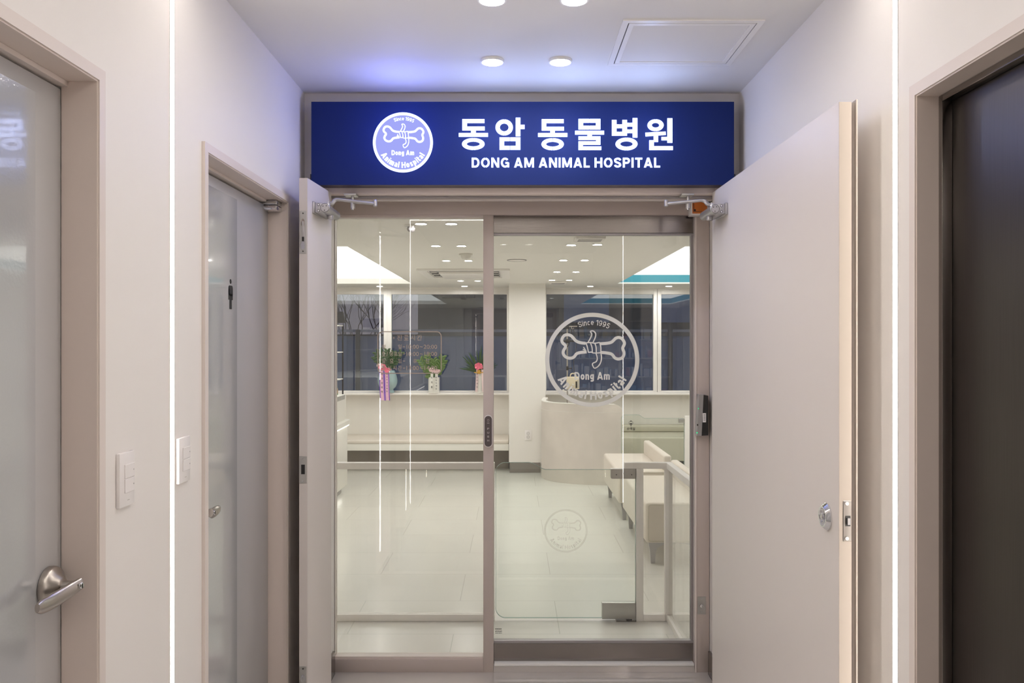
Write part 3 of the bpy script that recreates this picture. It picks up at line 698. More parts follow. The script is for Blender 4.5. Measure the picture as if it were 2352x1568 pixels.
# door writings
b = MB(); logo(b, X(1360, YD), Z(826.5, YD), 108*YD/F, YD-.0052, ETCH, .0006); b.build('bone_logo', en)
b = MB(); yy = YG-.0062; px = lambda p: X(p, yy); pz = lambda p: Z(p, yy)
out = rrect(px(868), px(1013.5), pz(857.5), pz(762), .024, 8); b.ribbon(out, .0045, yy-.0006, yy, ETCHB, True)
def tx(s, a, c, y0, y1, bold=.012): text_fit(b, s, px(a), px(c), pz(y1), pz(y0), ETCHB, flat(yy), bold, .0006)
tx('*', 902.5, 906.5, 774, 778.5)
for ch, a, c in (('진', 912, 923), ('료', 928, 938.5), ('시', 943, 953), ('간', 957.5, 969.3)): tx(ch, a, c, 770, 782)
def row(y0, y1, items):
    for s, a, c in items:
        if s in '-~': m_ = (y0+y1)/2; tx(s, a, c, m_-(.7 if s == '-' else 1.6), m_+(.7 if s == '-' else 1.6))
        elif ':' in s: tx(s, a, c, y0+.3, y1-.7)
        else: tx(s, a, c, y0, y1)
row(791.5, 802, (('평', 877, 885.5), ('일', 914.5, 922.5), ('-', 925.5, 930.5), ('10:00', 933.5, 962), ('~', 964.5, 971), ('20:00', 973, 1004)))
row(808, 818.5, (('토', 877, 885.5), ('/', 887.5, 891), ('공', 895, 903), ('휴', 904.8, 913), ('일', 914.5, 922.5), ('-', 925.5, 930.5), ('10:00', 933.5, 962), ('~', 964.5, 971), ('18:00', 975, 1004)))
row(824, 834.5, (('일', 877, 885), ('요', 895.5, 904), ('일', 914.5, 922.5), ('-', 925.5, 930.5), ('휴', 949, 958), ('진', 977.5, 985.5)))
row(840, 851, (('점', 877.5, 884.5), ('심', 890.5, 898), ('시', 902.5, 910.5), ('간', 914.5, 922.5), ('-', 925.5, 930.5), ('13:00', 933.5, 962), ('~', 964.5, 971), ('14:00', 975, 1004)))
b.build('opening_hours_lettering', en)
b = MB(); yy2 = YD-.0052
for i, y in enumerate((1444.5, 1448.5, 1451, 1454)):
    xx = 1137.5
    while xx < 1152:
        w = random.uniform(1.2, 3.2); hgt = 1.9 if i == 0 else 1.1
        b.box(X(xx, yy2), X(min(xx+w, 1153), yy2), yy2-.0006, yy2, Z(y+hgt/2, yy2), Z(y-hgt/2, yy2), INK); xx += w+.6
b.build('glass_stamp', en)

# push button
pb = thing('push_button', 'oval dark PUSH switch on the entrance mullion', 'button', (fx(1121.8), YF, fz(1027)))
MB().prism(rrect(fx(1112), fx(1131.3), fz(1027), fz(953), .0205, 10), YF-.012, YF, SWITCH).build('button_rim', pb, 50)
MB().prism(rrect(fx(1113.2), fx(1130), fz(1025.2), fz(954.8), .0180, 10), YF-.0145, YF-.011, BTN).build('button_face', pb, 50)
b = MB(); 
for ch, y in (('P', 984), ('U', 993), ('S', 1002), ('H', 1011)): text_fit(b, ch, fx(1119.2), fx(1123.8), fz(y+2.2), fz(y-2), BTNT, flat(YF-.0145), .02, .0005)
b.ribbon(spline([(fx(1121.5+2*math.cos(a)), fz(965-2.6*math.sin(a))) for a in (0, 1, 2, 3.1, 4.2, 5.2)], 3, True), .0012, YF-.0152, YF-.0145, BTNT, True)
b.box(fx(1118.8), fx(1124.2), YF-.0152, YF-.0145, fz(971.8), fz(970.6), BTNT); b.build('push_lettering', pb)

# access reader on side frame
ar = thing('access_reader', 'black and silver card reader on the right side of the entrance', 'card reader', (.92, YF, fz(1001)))
ya, yb = YF-.055, YF
b = MB(); b.prism([(X(1606, ya), Z(906, ya)), (X(1616, ya), Z(906, ya)), (X(1611.5, ya), Z(1001, ya)), (X(1601, ya), Z(1001, ya))], ya, yb, SILVER); b.build('silver_face', ar)
b = MB(); b.prism([(X(1616.2, ya), Z(907, ya)), (X(1627, ya), Z(909, ya)), (X(1627, ya), Z(1000, ya)), (X(1611.7, ya), Z(1001, ya))], ya+.001, yb, BLACK); b.build('black_housing', ar)
b = MB(); b.box(X(1614, ya), X(1621.5, ya), ya-.0006, ya+.001, Z(970, ya), Z(949, ya), SWITCH)
for i in range(5): b.box(X(1616, ya), X(1620, ya), ya-.001, ya-.0006, Z(953+i*3.2, ya), Z(952+i*3.2, ya), INK)
b.build('label_sticker', ar)
b = MB(); b.box(X(1603.5, ya), X(1605, ya), ya-.001, ya+.002, Z(940, ya), Z(937, ya), GLED); b.build('indicator_light', ar); b = MB(); b.box(X(1600, ya), X(1602.2, ya), ya-.001, ya+.002, Z(995.5, ya), Z(992.5, ya), GLED); b.build('indicator_light', ar); b = MB(); b.box(X(1601, ya), X(1603.5, ya), ya-.001, ya+.002, Z(978, ya), Z(974, ya), BLACK); b.build('screw_cover', ar)
# amber sensor box at the head
ab = thing('sensor_box', 'amber sensor box at the top right corner of the entrance', 'sensor', (.92, YF, fz(493)))
b = MB(); yo = 4.06; b.box(X(1587, yo), X(1628, yo), yo, YF, Z(494, yo), Z(459, yo), SWITCH, .003); b.build('housing', ab)
b = MB(); b.box(X(1590, yo), X(1624, yo), yo-.006, yo+.001, Z(491, yo), Z(461, yo), ORANGE, .003); p = b.build('amber_cover', ab)
b = MB(); b.box(X(1592, yo), X(1593, yo), yo-.0072, yo-.0055, Z(487, yo), Z(463, yo), DARK); b.box(X(1592, yo), X(1612, yo), yo-.0072, yo-.0055, Z(487.5, yo), Z(486.5, yo), DARK); b.box(X(1593.5, yo), X(1597.5, yo), yo-.0072, yo-.0055, Z(485.5, yo), Z(481.5, yo), INK); b.build('printed_marks', p)
# strike plate in side frame
sp_ = thing('floor_latch_plate', 'small steel lock plate low on the right entrance frame', 'lock plate', (fx(1611), YF, fz(1411)))
MB().box(fx(1602), fx(1621), YF-.0018, YF, fz(1411), fz(1370), PLATE, .0008, 1).build('plate', sp_)
b = MB(); b.lathe([(.010, -.003), (.008, -.006), (.004, -.006), (.0, -.004)], (fx(1611), YF, fz(1391)), CHROME, 'Y', 20)
for py in (1375, 1405.5): b.lathe([(.003, -.0028), (.003, 0)], (fx(1611), YF, fz(py)), CHROME, 'Y', 12)
b.build('keyhole', sp_)

# light switches on left wall
def switch(y0, y1, z0, z1, label):
    t = thing('light_switch', label, 'switch', (XL, (y0+y1)/2, z0), 'light switches on the left wall')
    MB().box(XL, XL+.010, y0, y1, z0, z1, SWITCH, .002).build('switch_plate', t)
    w = y1-y0; h = z1-z0; ya_, yb_ = y0+w*.30, y1-w*.06
    for k in (0, 1):
        za = z0+h*(.25+.27*k); o = MB(); o.box(XL+.010, XL+.0125, ya_, yb_, za, za+h*.255, SWITCH, .0008, 1); p = o.build('rocker', t)
        MB().ring((yb_-.006, za+h*.13), (.0019, .0019), (.0012, .0012), XL+.0125, XL+.0129, INKG, n=16, ax='X').build('indicator_ring', p)
    MB().box(XL+.010, XL+.0102, (y0+y1)/2, (y0+y1)/2+.012, z0+h*.10, z0+h*.112, INKG).build('maker_mark', t)
switch(2.005, 2.084, 1.245, 1.378, 'white double light switch between the nearest door and the light line')
switch(2.362, 2.445, 1.243, 1.373, 'white double light switch between the light line and the pictogram door')

# ================================================================== CLINIC ROOM
ZR, YW = 2.377, 11.2
RX0, RX1 = -4.2, 3.6
struct(MB().box(RX0-.1, RX1+.1, YG-.03, YW+.1, -.1, 0.0, RFLOOR).build('floor'))
# ceiling with two coffers
def coffer(x0, x1, y0, y1): return (x0, x1, y0, y1)
LX0, LX1, RX0c, RX1c, CY0, CY1 = -3.4, -1.25, 1.315, 3.1, 6.34, 10.45
b = MB()
for (x0, x1, y0, y1) in ((RX0, RX1, YG+.03, CY0), (RX0, RX1, CY1, YW), (RX0, LX0, CY0, CY1), (LX1, RX0c, CY0, CY1), (RX1c, RX1, CY0, CY1)):
    b.box(x0, x1, y0, y1, ZR, ZR+.30, RCEIL)
struct(b.build('ceiling'))
def frame4(b, x0, x1, y0, y1, w, z0, z1, m):
    b.box(x0, x1, y0, y0+w, z0, z1, m); b.box(x0, x1, y1-w, y1, z0, z1, m); b.box(x0, x0+w, y0+w, y1-w, z0, z1, m); b.box(x1-w, x1, y0+w, y1-w, z0, z1, m)
t = thing('ceiling_light_panel', 'large luminous ceiling recess on the left of the clinic with cream sides', 'ceiling light', (-2.3, 8.4, ZR), 'luminous ceiling recesses')
b = MB(); frame4(b, LX0, LX1, CY0, CY1, .012, ZR, ZR+.066, RWALL); b.build('recess_side', t)
MB().box(LX0+.012, LX1-.012, CY0+.012, CY1-.012, ZR+.066, ZR+.08, COVE).build('light_sheet', t)
t = thing('ceiling_light_panel', 'large luminous ceiling recess on the right of the clinic with teal sides', 'ceiling light', (2.2, 8.4, ZR), 'luminous ceiling recesses')
b = MB(); frame4(b, RX0c, RX1c, CY0, CY1, .012, ZR, ZR+.018, RING); b.build('white_lip', t)
b = MB(); frame4(b, RX0c, RX1c, CY0, CY1, .010, ZR+.018, ZR+.112, TEAL); b.build('recess_side', t)
MB().box(RX0c+.010, RX1c-.010, CY0+.010, CY1-.010, ZR+.112, ZR+.125, COVE).build('light_sheet', t)

# room walls
struct(MB().box(RX0-.1, RX0, YG-.03, YW+.1, 0, ZR+.3, RWALL).build('wall_clinic_left'))
struct(MB().box(RX1, RX1+.1, YG-.03, YW+.1, 0, ZR+.3, RWALL).build('wall_clinic_right'))
b = MB(); b.box(RX0, -1.06, YG+.03, YG+.15, 0, ZR+.3, RWALL); b.box(1.03, RX1, YG+.03, YG+.15, 0, ZR+.3, RWALL); b.box(-1.06, 1.03, YG+.03, YG+.15, ZR, 2.80, RWALL)
struct(b.build('wall_clinic_front'))
# window wall
def wx(p): return X(p, YW)
def wz(p): return Z(p, YW)
wb, wt = wz(897.5), wz(676)
b = MB(); b.box(RX0, RX1, YW, YW+.12, 0, wz(903), RWALL); b.box(RX0, RX1, YW, YW+.12, wz(664), ZR+.2, RWALL); b.box(wx(1170), wx(1250), YW, YW+.12, wz(903), wz(664), RWALL); b.box(RX0, -3.6, YW, YW+.12, wz(903), wz(664), RWALL)
b.box(3.4, RX1, YW, YW+.12, wz(903), wz(664), RWALL)
struct(b.build('wall_window'))
wno = 0
def window(x0, x1, fl, fr):
    global wno; wno += 1
    w = bpy.data.objects.new('window_%d' % wno, None); COL.objects.link(w); w['kind'] = 'structure'; w.location = ((x0+x1)/2, YW+.04, wb)
    b = MB(); zt, zb = wz(664), wz(903)
    b.box(x0-fl, x0, YW+.005, YW+.10, zb, zt, WHITEM, .002); b.box(x1, x1+fr, YW+.005, YW+.10, zb, zt, WHITEM, .002); b.box(x0, x1, YW+.005, YW+.10, wt, zt, WHITEM, .002); b.box(x0, x1, YW+.005, YW+.10, zb, wb, WHITEM, .002)
    b.build('window_frame', w)
    MB().box(x0-.004, x1+.004, YW+.04, YW+.048, wb-.004, wt+.004, WING).build('window_pane', w)
window(-3.55, wx(881), .05, .045); window(wx(899), wx(1164), .06, wx(1170)-wx(1164)); window(wx(1255), wx(1501), wx(1255)-wx(1250), .05); window(wx(1519), 3.35, .05, .05)
YSI = 11.04
b = MB(); b.box(RX0, wx(1170), YSI, YW+.004, Z(907.5, YSI), Z(902.5, YSI), WHITEM, .004); b.box(wx(1250), RX1, YSI, YW+.004, Z(907.5, YSI), Z(902.5, YSI), WHITEM, .004)
struct(b.build('trim_5'))
SILL = Z(902.5, YSI)
# column with steel base
YCOL = 10.42
b = MB(); b.box(X(1169, YCOL), X(1253, YCOL), YCOL, YW, .13, ZR, RWALL); struct(b.build('wall_column'))
struct(MB().box(X(1170.5, YCOL), X(1241, YCOL), YCOL+.012, YW, .0, .13, STEEL).build('baseboard_column'))
# ceiling margin over windows
# outlet
t = thing('wall_outlet', 'white double socket on the clinic column', 'socket', (X(1213, YCOL), YCOL, Z(1011, YCOL)))
MB().box(X(1205, YCOL), X(1221, YCOL), YCOL-.008, YCOL, Z(1011, YCOL), Z(988, YCOL), SWITCH, .002).build('outlet_plate', t)
for py in (995.3, 1003.7):
    o = MB(); o.ring((X(1213, YCOL), Z(py, YCOL)), (.018, .018), (.0145, .0145), YCOL-.0095, YCOL-.008, INKG, n=28); 
    for q in (-.007, .007): o.box(X(1213, YCOL)+q-.002, X(1213, YCOL)+q+.002, YCOL-.009, YCOL-.008, Z(py, YCOL)-.002, Z(py, YCOL)+.002, INK)
    o.build('socket', t)

# room ceiling fittings
g = 'small downlights in the clinic ceiling'
rows = [((967, 513), 'left of the nearest clinic downlights, beside the dome camera'), ((1037, 513), 'right of the nearest clinic downlights, close to the mullion'),
 ((1001, 564), 'left clinic downlight just before the smoke detector'), ((1060, 564), 'right clinic downlight just before the smoke detector'),
 ((1025, 598), 'left clinic downlight in front of the air conditioner'), ((1076, 598), 'clinic downlight directly behind the smoke detector'),
 ((1058, 644.5), 'left clinic downlight behind the air conditioner'), ((1097, 644.5), 'right clinic downlight behind the air conditioner'),
 ((1067, 657), 'single clinic downlight by the left windows, near the column'), ((872, 657), 'clinic downlight before the window mullion on the far left'),
 ((1312, 562), 'left clinic downlight of the first row seen in the sliding door'), ((1372, 561), 'right clinic downlight of the first row seen in the sliding door'),
 ((1294, 597), 'left clinic downlight of the second row seen in the sliding door'), ((1343, 597), 'right clinic downlight of the second row seen in the sliding door'),
 ((1279, 624), 'left clinic downlight of the third row seen in the sliding door'), ((1323, 624), 'right clinic downlight of the third row seen in the sliding door'),
 ((1268, 643), 'left clinic downlight of the fourth row, above the column edge'), ((1307, 643), 'right clinic downlight of the fourth row, above the column edge'),
 ((1356, 657), 'single clinic downlight before the right windows, above the round door logo'), ((1536, 657), 'rightmost clinic downlight, under the teal ceiling recess')]
for (p, q), lab in rows: dl(p, q, ZR, .034 if q < 650 else .038, lab, g, DOWNR)
# dome camera
yq = (ZR-EYE)*F/(CY-517); t = thing('dome_camera', 'small white security camera on the clinic ceiling', 'camera', (X(942, yq), yq, ZR))
xq = X(942, yq); MB().lathe([(.034, -.012), (.036, -.004), (.036, 0)], (xq, yq, ZR), RING, 'Z', 28).build('camera_base', t)
o = MB(); o.lathe([(.0, -.046), (.012, -.044), (.022, -.036), (.0265, -.025), (.022, -.012)], (xq+.006, yq, ZR), ALUG, 'Z', 28); o.build('camera_ball', t)  # white ball coloured grey to offset the glare of the downlight beside it
o = MB(); o.lathe([(.012, -.029), (.012, -.02)], (xq+.006, yq, ZR-.026), ALUG, 'Y', 20); o.build('lens', t)
# smoke detector
yq = (ZR-EYE)*F/(CY-583); xq = X(1070, yq); t = thing('smoke_detector', 'white round smoke detector on the clinic ceiling', 'smoke detector', (xq, yq, ZR))
MB().lathe([(.056, -.014), (.056, 0)], (xq, yq, ZR), WHITE, 'Z', 36).build('detector_base', t)
MB().lathe([(.0, -.045), (.030, -.043), (.040, -.032), (.044, -.014)], (xq, yq, ZR), WHITE, 'Z', 36).build('detector_head', t)
# speaker
yq = (ZR-EYE)*F/(CY-597.5); xq = X(1187, yq); t = thing('ceiling_speaker', 'flat round grey speaker in the clinic ceiling', 'speaker', (xq, yq, ZR))
MB().ring((xq, yq), (.088, .088), (.078, .078), ZR-.006, ZR, ALUG, n=40, ax='Z').build('speaker_rim', t)
MB().lathe([(.078, -.004), (.078, -.001)], (xq, yq, ZR), WHITEM, 'Z', 40).build('speaker_grille', t)
# vents
for (xa, xb_, ya_, yb_, lab) in ((.44, .645, 5.70, 5.90, 'white slim ceiling vent just behind the sliding door'), (.46, .66, 10.0, 10.25, 'white slim ceiling unit beside the column top')):
    t = thing('ceiling_vent', lab, 'vent', (xa, ya_, ZR)); b = MB(); b.box(xa, xb_, ya_, yb_, ZR-.022, ZR, WHITEM, .006); b.build('vent_frame', t)
    b = MB()
    for i in range(3): b.box(xa+.02, xb_-.02, ya_+.03+i*.05, ya_+.045+i*.05, ZR-.024, ZR-.0215, ALUG)
    b.build('vent_slot', t)
# air conditioner cassette
ax0, ax1, ay0, ay1 = -.955, -.022, 8.28, 9.38
t = thing('air_conditioner', 'white ceiling cassette air conditioner in the clinic', 'air conditioner', (-.49, 8.83, ZR))
b = MB(); frame4(b, ax0, ax1, ay0, ay1, .09, ZR-.018, ZR-.001, WHITEM); b.box(ax0+.09, ax1-.09, ay0+.09, ay1-.09, ZR-.006, ZR-.001, WHITEM); b.build('cassette_frame', t)
b = MB(); b.box(ax0+.2, ax1-.2, ay0+.26, ay1-.12, ZR-.03, ZR-.006, WHITEM, .006); b.build('intake_panel', t)
b = MB(); b.box(ax0+.2, ax1-.2, ay0+.14, ay0+.20, ZR-.012, ZR-.006, BLACK); b.build('air_slot', t)
for xa in (ax0+.11, ax1-.19):
    b = MB(); b.box(xa, xa+.08, ay0+.2, ay1-.2, ZR-.016, ZR-.006, ALUG); 
    for i in range(5): b.box(xa+.01, xa+.07, ay0+.25+i*.12, ay0+.29+i*.12, ZR-.022, ZR-.016, DARK if i % 2 else WHITEM)
    b.build('side_louver', t)

# ---- bench under left windows
t = thing('window_bench', 'long low bench with cream cushion under the left windows', 'bench', (-1.2, 10.8, 0))
MB().box(RX0+.05, X(1168.5, 10.5), 10.5, YW-.001, .352, .40, UPH, .018, 4).build('cushion', t)
MB().box(RX0+.05, X(1168.5, 10.5), 10.51, YW-.001, .268, .352, WHITE, .002).build('bench_top', t)
MB().box(RX0+.05, X(1168.5, 10.5)-.0, 10.78, YW-.001, .0, .268, RECESS).build('plinth', t)

# ---- reception counter at the left
t = thing('reception_counter', 'white reception counter with lit ledge at the left of the clinic', 'counter', (-2.2, 7.4, 0))
b = MB(); b.box(-3.3, -1.79, 5.6, 9.02, .10, .735, WHITE, .004); b.build('counter_body', t)
b = MB(); b.prism([(-3.3, 5.58), (-1.765, 5.58), (-1.765, 9.02), (-1.775, 9.07), (-1.80, 9.10), (-1.85, 9.115), (-3.3, 9.115)], .752, .80, WHITE, 'Z'); b.build('writing_ledge', t)
b = MB(); b.box(-3.25, -1.782, 5.6, 9.06, .735, .752, LEDW); b.build('led_edge', t)
b = MB(); b.box(-3.3, -1.82, 5.6, 9.10, .80, Z(905.5, 9.1), WHITE, .004); b.build('upper_panel', t)
b = MB(); b.box(-3.2, -1.86, 5.7, 9.04, .004, .10, ALUG); b.build('kick_plinth', t)
MB().box(-3.15, -1.845, 5.75, 9.02, .088, .0995, LEDW).build('plinth_led', t)
b = MB()
xx = 8.62
for i in range(8): b.box(-1.8195, -1.8185, xx, xx+.035, Z(917, 9), Z(907, 9), INKG); xx += .052
b.build('counter_lettering', t)
t = thing('small_bottle', 'small brown bottle with green label on the reception counter', 'bottle', (-1.95, 9.0, Z(905.5, 9.1)))
zb_ = Z(905.5, 9.1); bxx = X(771, 9.0)
b = MB(); b.lathe([(.024, 0), (.025, .004), (.025, .066), (.018, .074)], (bxx, 9.0, zb_), BROWN, 'Z', 20); b.build('bottle_body', t)
b = MB(); b.lathe([(.019, .074), (.019, .092), (.0, .093)], (bxx, 9.0, zb_), GREENC, 'Z', 20); b.build('cap', t)
b = MB(); b.lathe([(.0256, .002), (.0256, .014)], (bxx, 9.0, zb_), GREENC, 'Z', 20); b.build('label_band', t)
# display rack behind counter
yk = 9.75
t = thing('display_rack', 'slim dark rack with white shelves behind the reception counter', 'rack', (-2.3, yk, 0))
for py in (747, 808, 870): MB().box(X(705, yk), X(784, yk), yk-.12, yk+.12, Z(py, yk)-.012, Z(py, yk), WHITE, .002).build('shelf', t)
for xx in (X(706, yk), X(783, yk)): MB().box(xx-.008, xx+.008, yk+.10, yk+.116, .0, Z(747, yk), BLACK).build('post', t)
t = thing('black_monitor', 'black monitor standing on the top rack shelf behind reception', 'monitor', (X(760, yk), yk, Z(747, yk)))
b = MB(); b.prism([(X(730, yk), Z(742, yk)), (X(793, yk), Z(742, yk)), (X(788, yk), Z(716, yk)), (X(730, yk), Z(716, yk))], yk-.01, yk+.03, BLACK); b.build('screen', t)
b = MB(); b.box(X(752, yk), X(768, yk), yk-.01, yk+.05, Z(747, yk)+.0005, Z(742, yk), BLACK); b.build('monitor_stand', t)

# ---- pet gate partition just inside the entrance
YPt = 4.89
def gx(p): return X(p, YPt)
def gz(p): return Z(p, YPt)
GT = gz(1063)
gp = thing('pet_barrier', 'low white framed glass barrier across the inside of the left pane', 'barrier', (-1, YPt, 0), 'low glass barriers inside the entrance')
MB().box(-1.9, gx(1136), YPt, YPt+.04, gz(1078), GT, WHITEM, .002).build('top_rail', gp)
MB().box(-1.9, gx(1136), YPt, YPt+.04, .001, .040, WHITEM, .002).build('bottom_rail', gp)
MB().box(gx(1119), gx(1135.5), YPt, YPt+.04, .040, gz(1078), WHITEM, .002).build('post', gp)
MB().box(-1.9, -1.86, YPt, YPt+.04, .040, gz(1078), WHITEM, .002).build('post', gp)
MB().box(-1.86, gx(1119), YPt+.016, YPt+.024, .041, gz(1078.5), GLASS).build('infill_glass', gp)
g2 = thing('pet_barrier', 'low white framed glass barrier returning to the door beside the glass gate', 'barrier', (.85, YPt, 0), 'low glass barriers inside the entrance')
MB().box(gx(1435), gx(1545), YPt, YPt+.04, gz(1077), GT, WHITEM, .002).build('top_rail', g2)
MB().box(gx(1461.5), gx(1478), YPt, YPt+.04, .001, gz(1077), WHITEM, .002).build('post', g2)
MB().box(gx(1528), gx(1545), YPt, YPt+.04, .001, gz(1077), WHITEM, .002).build('post', g2)
MB().box(gx(1478), gx(1528), YPt, YPt+.04, .001, .040, WHITEM, .002).build('bottom_rail', g2)
MB().box(gx(1478), gx(1528), YPt+.016, YPt+.024, .041, gz(1077.5), GLASS).build('infill_glass', g2)
sxa, sxb = gx(1531), gx(1545)
MB().box(sxa, sxb, YG+.06, YPt-.0005, gz(1077), GT, WHITEM, .002).build('side_rail', g2)
MB().box(sxa, sxb, YG+.06, YPt-.0005, .001, .040, WHITEM, .002).build('side_bottom_rail', g2)
MB().box((sxa+sxb)/2-.004, (sxa+sxb)/2+.004, YG+.06, YPt-.0005, .041, gz(1077.5), GLASS).build('side_glass', g2)
# glass gate
gg = thing('glass_gate', 'frameless green glass gate with rounded corners and faint bone logo', 'gate', (.7, YPt, 0))
def gate_outline(x0, x1, zb0, zt_hi, zt_lo, s0, s1, r):
    pts = []
    for i in range(9): a = PI+PI/2*i/8; pts.append((x0+r+r*math.cos(a), zb0+r+r*math.sin(a)))
    pts += [(x1, zb0), (x1, zt_lo)]
    for i in range(13): t_ = i/12; pts.append((s1+(s0-s1)*t_, zt_lo+(zt_hi-zt_lo)*(3*t_*t_-2*t_**3)))
    for i in range(1, 9): a = PI/2+PI/2*i/8; pts.append((x0+r+r*math.cos(a), zt_hi-r+r*math.sin(a)))
    return pts
go = gate_outline(gx(1138.5), gx(1460.5), gz(1421), gz(1063), gz(1079.5), gx(1214), gx(1256), .058)
b = MB(); b.prism(go, YPt+.015, YPt+.025, GATEG); b.build('gate_glass', gg)
b = MB(); b.ribbon(go, .0022, YPt+.0145, YPt+.0255, EDGEG, True); b.build('glass_edge', gg)
b = MB(); b.prism(rrect(gx(1403), gx(1460), gz(1100), gz(1077.5), .002, 3, (.002, .002, .010, .002)), YPt+.003, YPt+.037, PLATE); p = b.build('top_hinge', gg)
for q in (1416, 1451): b = MB(); b.lathe([(.009, -.0012), (.009, 0)], (gx(q), YPt+.003, gz(1090.5)), PLATE, 'Y', 20); b.lathe([(.0035, -.002), (.0035, 0)], (gx(q), YPt+.002, gz(1090.5)), DARK, 'Y', 6); b.build('hinge_screw', p)
b = MB(); b.box(gx(1383), gx(1460), YPt+.002, YPt+.038, .013, gz(1385), PLATE, .0015); p = b.build('floor_pivot', gg)
b = MB(); b.box(gx(1415), gx(1461), YPt-.012, YPt+.05, .001, .006, STEEL); b.box(gx(1440), gx(1452), YPt+.005, YPt+.03, .006, .014, DARK); b.build('pivot_plate', p)
b = MB(); logo(b, gx(1300), gz(1220.5), 50*YPt/F, YPt+.0148, ETCHF, .0005, since=False); b.build('bone_logo', gg)

# ---- upholstered waiting benches
def bench(x0, x1, y0, y1, label):
    t = thing('waiting_bench', label, 'bench', ((x0+x1)/2, (y0+y1)/2, 0), 'cream upholstered waiting benches')
    MB().box(x0, x1, y0, y1, .16, .46, UPH, .028, 4).build('seat', t)
    b = MB(); b.box(x1-.075, x1-.005, y0+.02, y1-.02, .45, .60, UPH, .020, 4); b.build('back_roll', t)
    b = MB()
    out = [(x, z) for x, z in rrect(x0+.022, x1-.022, .175, .445, .022, 5)]
    for yv in (y0-.0008,): b.ribbon(out, .0035, yv, yv+.003, UPHD, True)
    b.build('piping', t)
    for sx_, sy_ in ((0, 0), (0, 1), (1, 0), (1, 1)):
        xa = x0+.03 if sx_ == 0 else x1-.03; d = 1 if sx_ == 0 else -1; ya_ = y0+.05 if sy_ == 0 else y1-.09
        b = MB(); prof = [(xa, .16), (xa+d*.20, .16), (xa+d*.20, .146), (xa+d*.10, .135), (xa+d*.065, .115), (xa+d*.055, .08), (xa+d*.048, .0), (xa+d*.018, .0), (xa+d*.012, .09)]
        if d < 0: prof = prof[::-1]
        b.prism(prof, ya_, ya_+.035, SILVER); b.build('leg', t)
    return t
bench(.975, 1.475, 7.62, 8.85, 'cream waiting bench farther from the entrance, beside the curved partition')
bench(.985, 1.485, 6.12, 7.40, 'cream waiting bench nearest the entrance, behind the glass barrier')
# far sofa
t = thing('infusion_room_sofa', 'khaki built-in seat below the right windows behind the glass screen', 'sofa', (2.3, 10.8, 0))
MB().box(1.15, 3.5, 10.39, YW-.12, .15, .45, UPHD, .02, 3).build('seat', t)
MB().box(1.15, 3.5, 10.99, YW-.004, .452, .535, UPHD, .015, 3).build('back_cushion', t)
MB().box(1.2, 3.45, 10.6, YW-.2, .001, .15, BLACK).build('plinth', t)
# ---- curved partition
path = [(.42, 10.36), (.392, 10.22), (.395, 10.08), (.43, 9.93), (.50, 9.80), (.61, 9.70), (.76, 9.62), (.95, 9.565), (1.12, 9.545), (1.262, 9.54)]
sp2 = spline(path, 6)
def wallcurve(b, pts, w, z0, z1, m, top=None):
    n = len(pts); L = []; R = []
    for i in range(n):
        a = Vector(pts[max(i-1, 0)]); c = Vector(pts[min(i+1, n-1)]); t_ = (c-a).normalized(); q = Vector((-t_.y, t_.x))*w/2; p = Vector(pts[i]); L.append(p+q); R.append(p-q)
    tz = [z1 if top is None else top(i, n) for i in range(n)]
    vs = [(p.x, p.y, z0) for p in L]+[(p.x, p.y, z0) for p in R]+[(p.x, p.y, tz[i]) for i, p in enumerate(L)]+[(p.x, p.y, tz[i]) for i, p in enumerate(R)]
    fs = []
    for i in range(n-1): fs += [(i, n+i, n+i+1, i+1), (2*n+i, 2*n+i+1, 3*n+i+1, 3*n+i), (i, i+1, 2*n+i+1, 2*n+i), (n+i, 3*n+i, 3*n+i+1, n+i+1)]
    fs += [(0, 2*n, 3*n, n), (n-1, 2*n-1, 4*n-1, 3*n-1)]
    b.add(vs, fs, m)
t = thing('curved_partition', 'waist-high curved plaster partition beside the column', 'partition', (.8, 9.7, 0))
b = MB(); wallcurve(b, sp2, .06, .0, .83, PLASTER); b.build('plaster_panel', t)
b = MB(); wallcurve(b, sp2, .0605, .8305, .8335, WHITE); b.build('joint_strip', t)
b = MB(); wallcurve(b, sp2, .056, .834, .93, PLASTER, lambda i, n: .925+.02*max(0, 1-i/6.0)-.06*max(0, (i-(n-5))/4.0)**2); b.build('upper_band', t)
b = MB(); wallcurve(b, sp2[:-4], .062, .925, .934, WHITE, lambda i, n: .932+.02*max(0, 1-i/6.0)); b.build('top_cap', t)
# ---- infusion room glass screen
YI = 9.3
t = thing('glass_screen', 'green glass screen with black infusion bag sign in front of the khaki seat', 'glass screen', (X(1500, YI), YI, 0))
so = gate_outline(X(1427, YI), X(1571, YI), .09, Z(953, YI), Z(961, YI), X(1466, YI), X(1482, YI), .045)
b = MB(); b.prism(so, YI-.005, YI+.005, GATEG); b.build('screen_glass', t)
b = MB(); b.ribbon(so, .003, YI-.0055, YI+.0055, EDGEG, True); b.build('glass_edge', t)
b = MB(); b.box(X(1559, YI), X(1572, YI), YI-.02, YI+.02, Z(971, YI), Z(961.5, YI), PLATE, .002); b.build('clamp', t)
MB().box(X(1572, YI), X(1600, YI), YI-.02, YI+.02, .0, Z(955, YI), WHITEM, .003).build('screen_post', t)
b = MB(); ys_ = YI-.0055; cx_ = X(1449, YI)
text_fit(b, '수액실', X(1439.5, YI), X(1458.5, YI), Z(988.3, YI), Z(981.3, YI), INK, flat(ys_), .02, .001)
b.ribbon([(X(x, YI), Z(y, YI)) for x, y in ((1446, 968), (1444.6, 969.5), (1444.6, 973.5), (1449, 977.5), (1453.4, 973.5), (1453.4, 969.5), (1452, 968))], .0035, ys_-.001, ys_, INK, True)
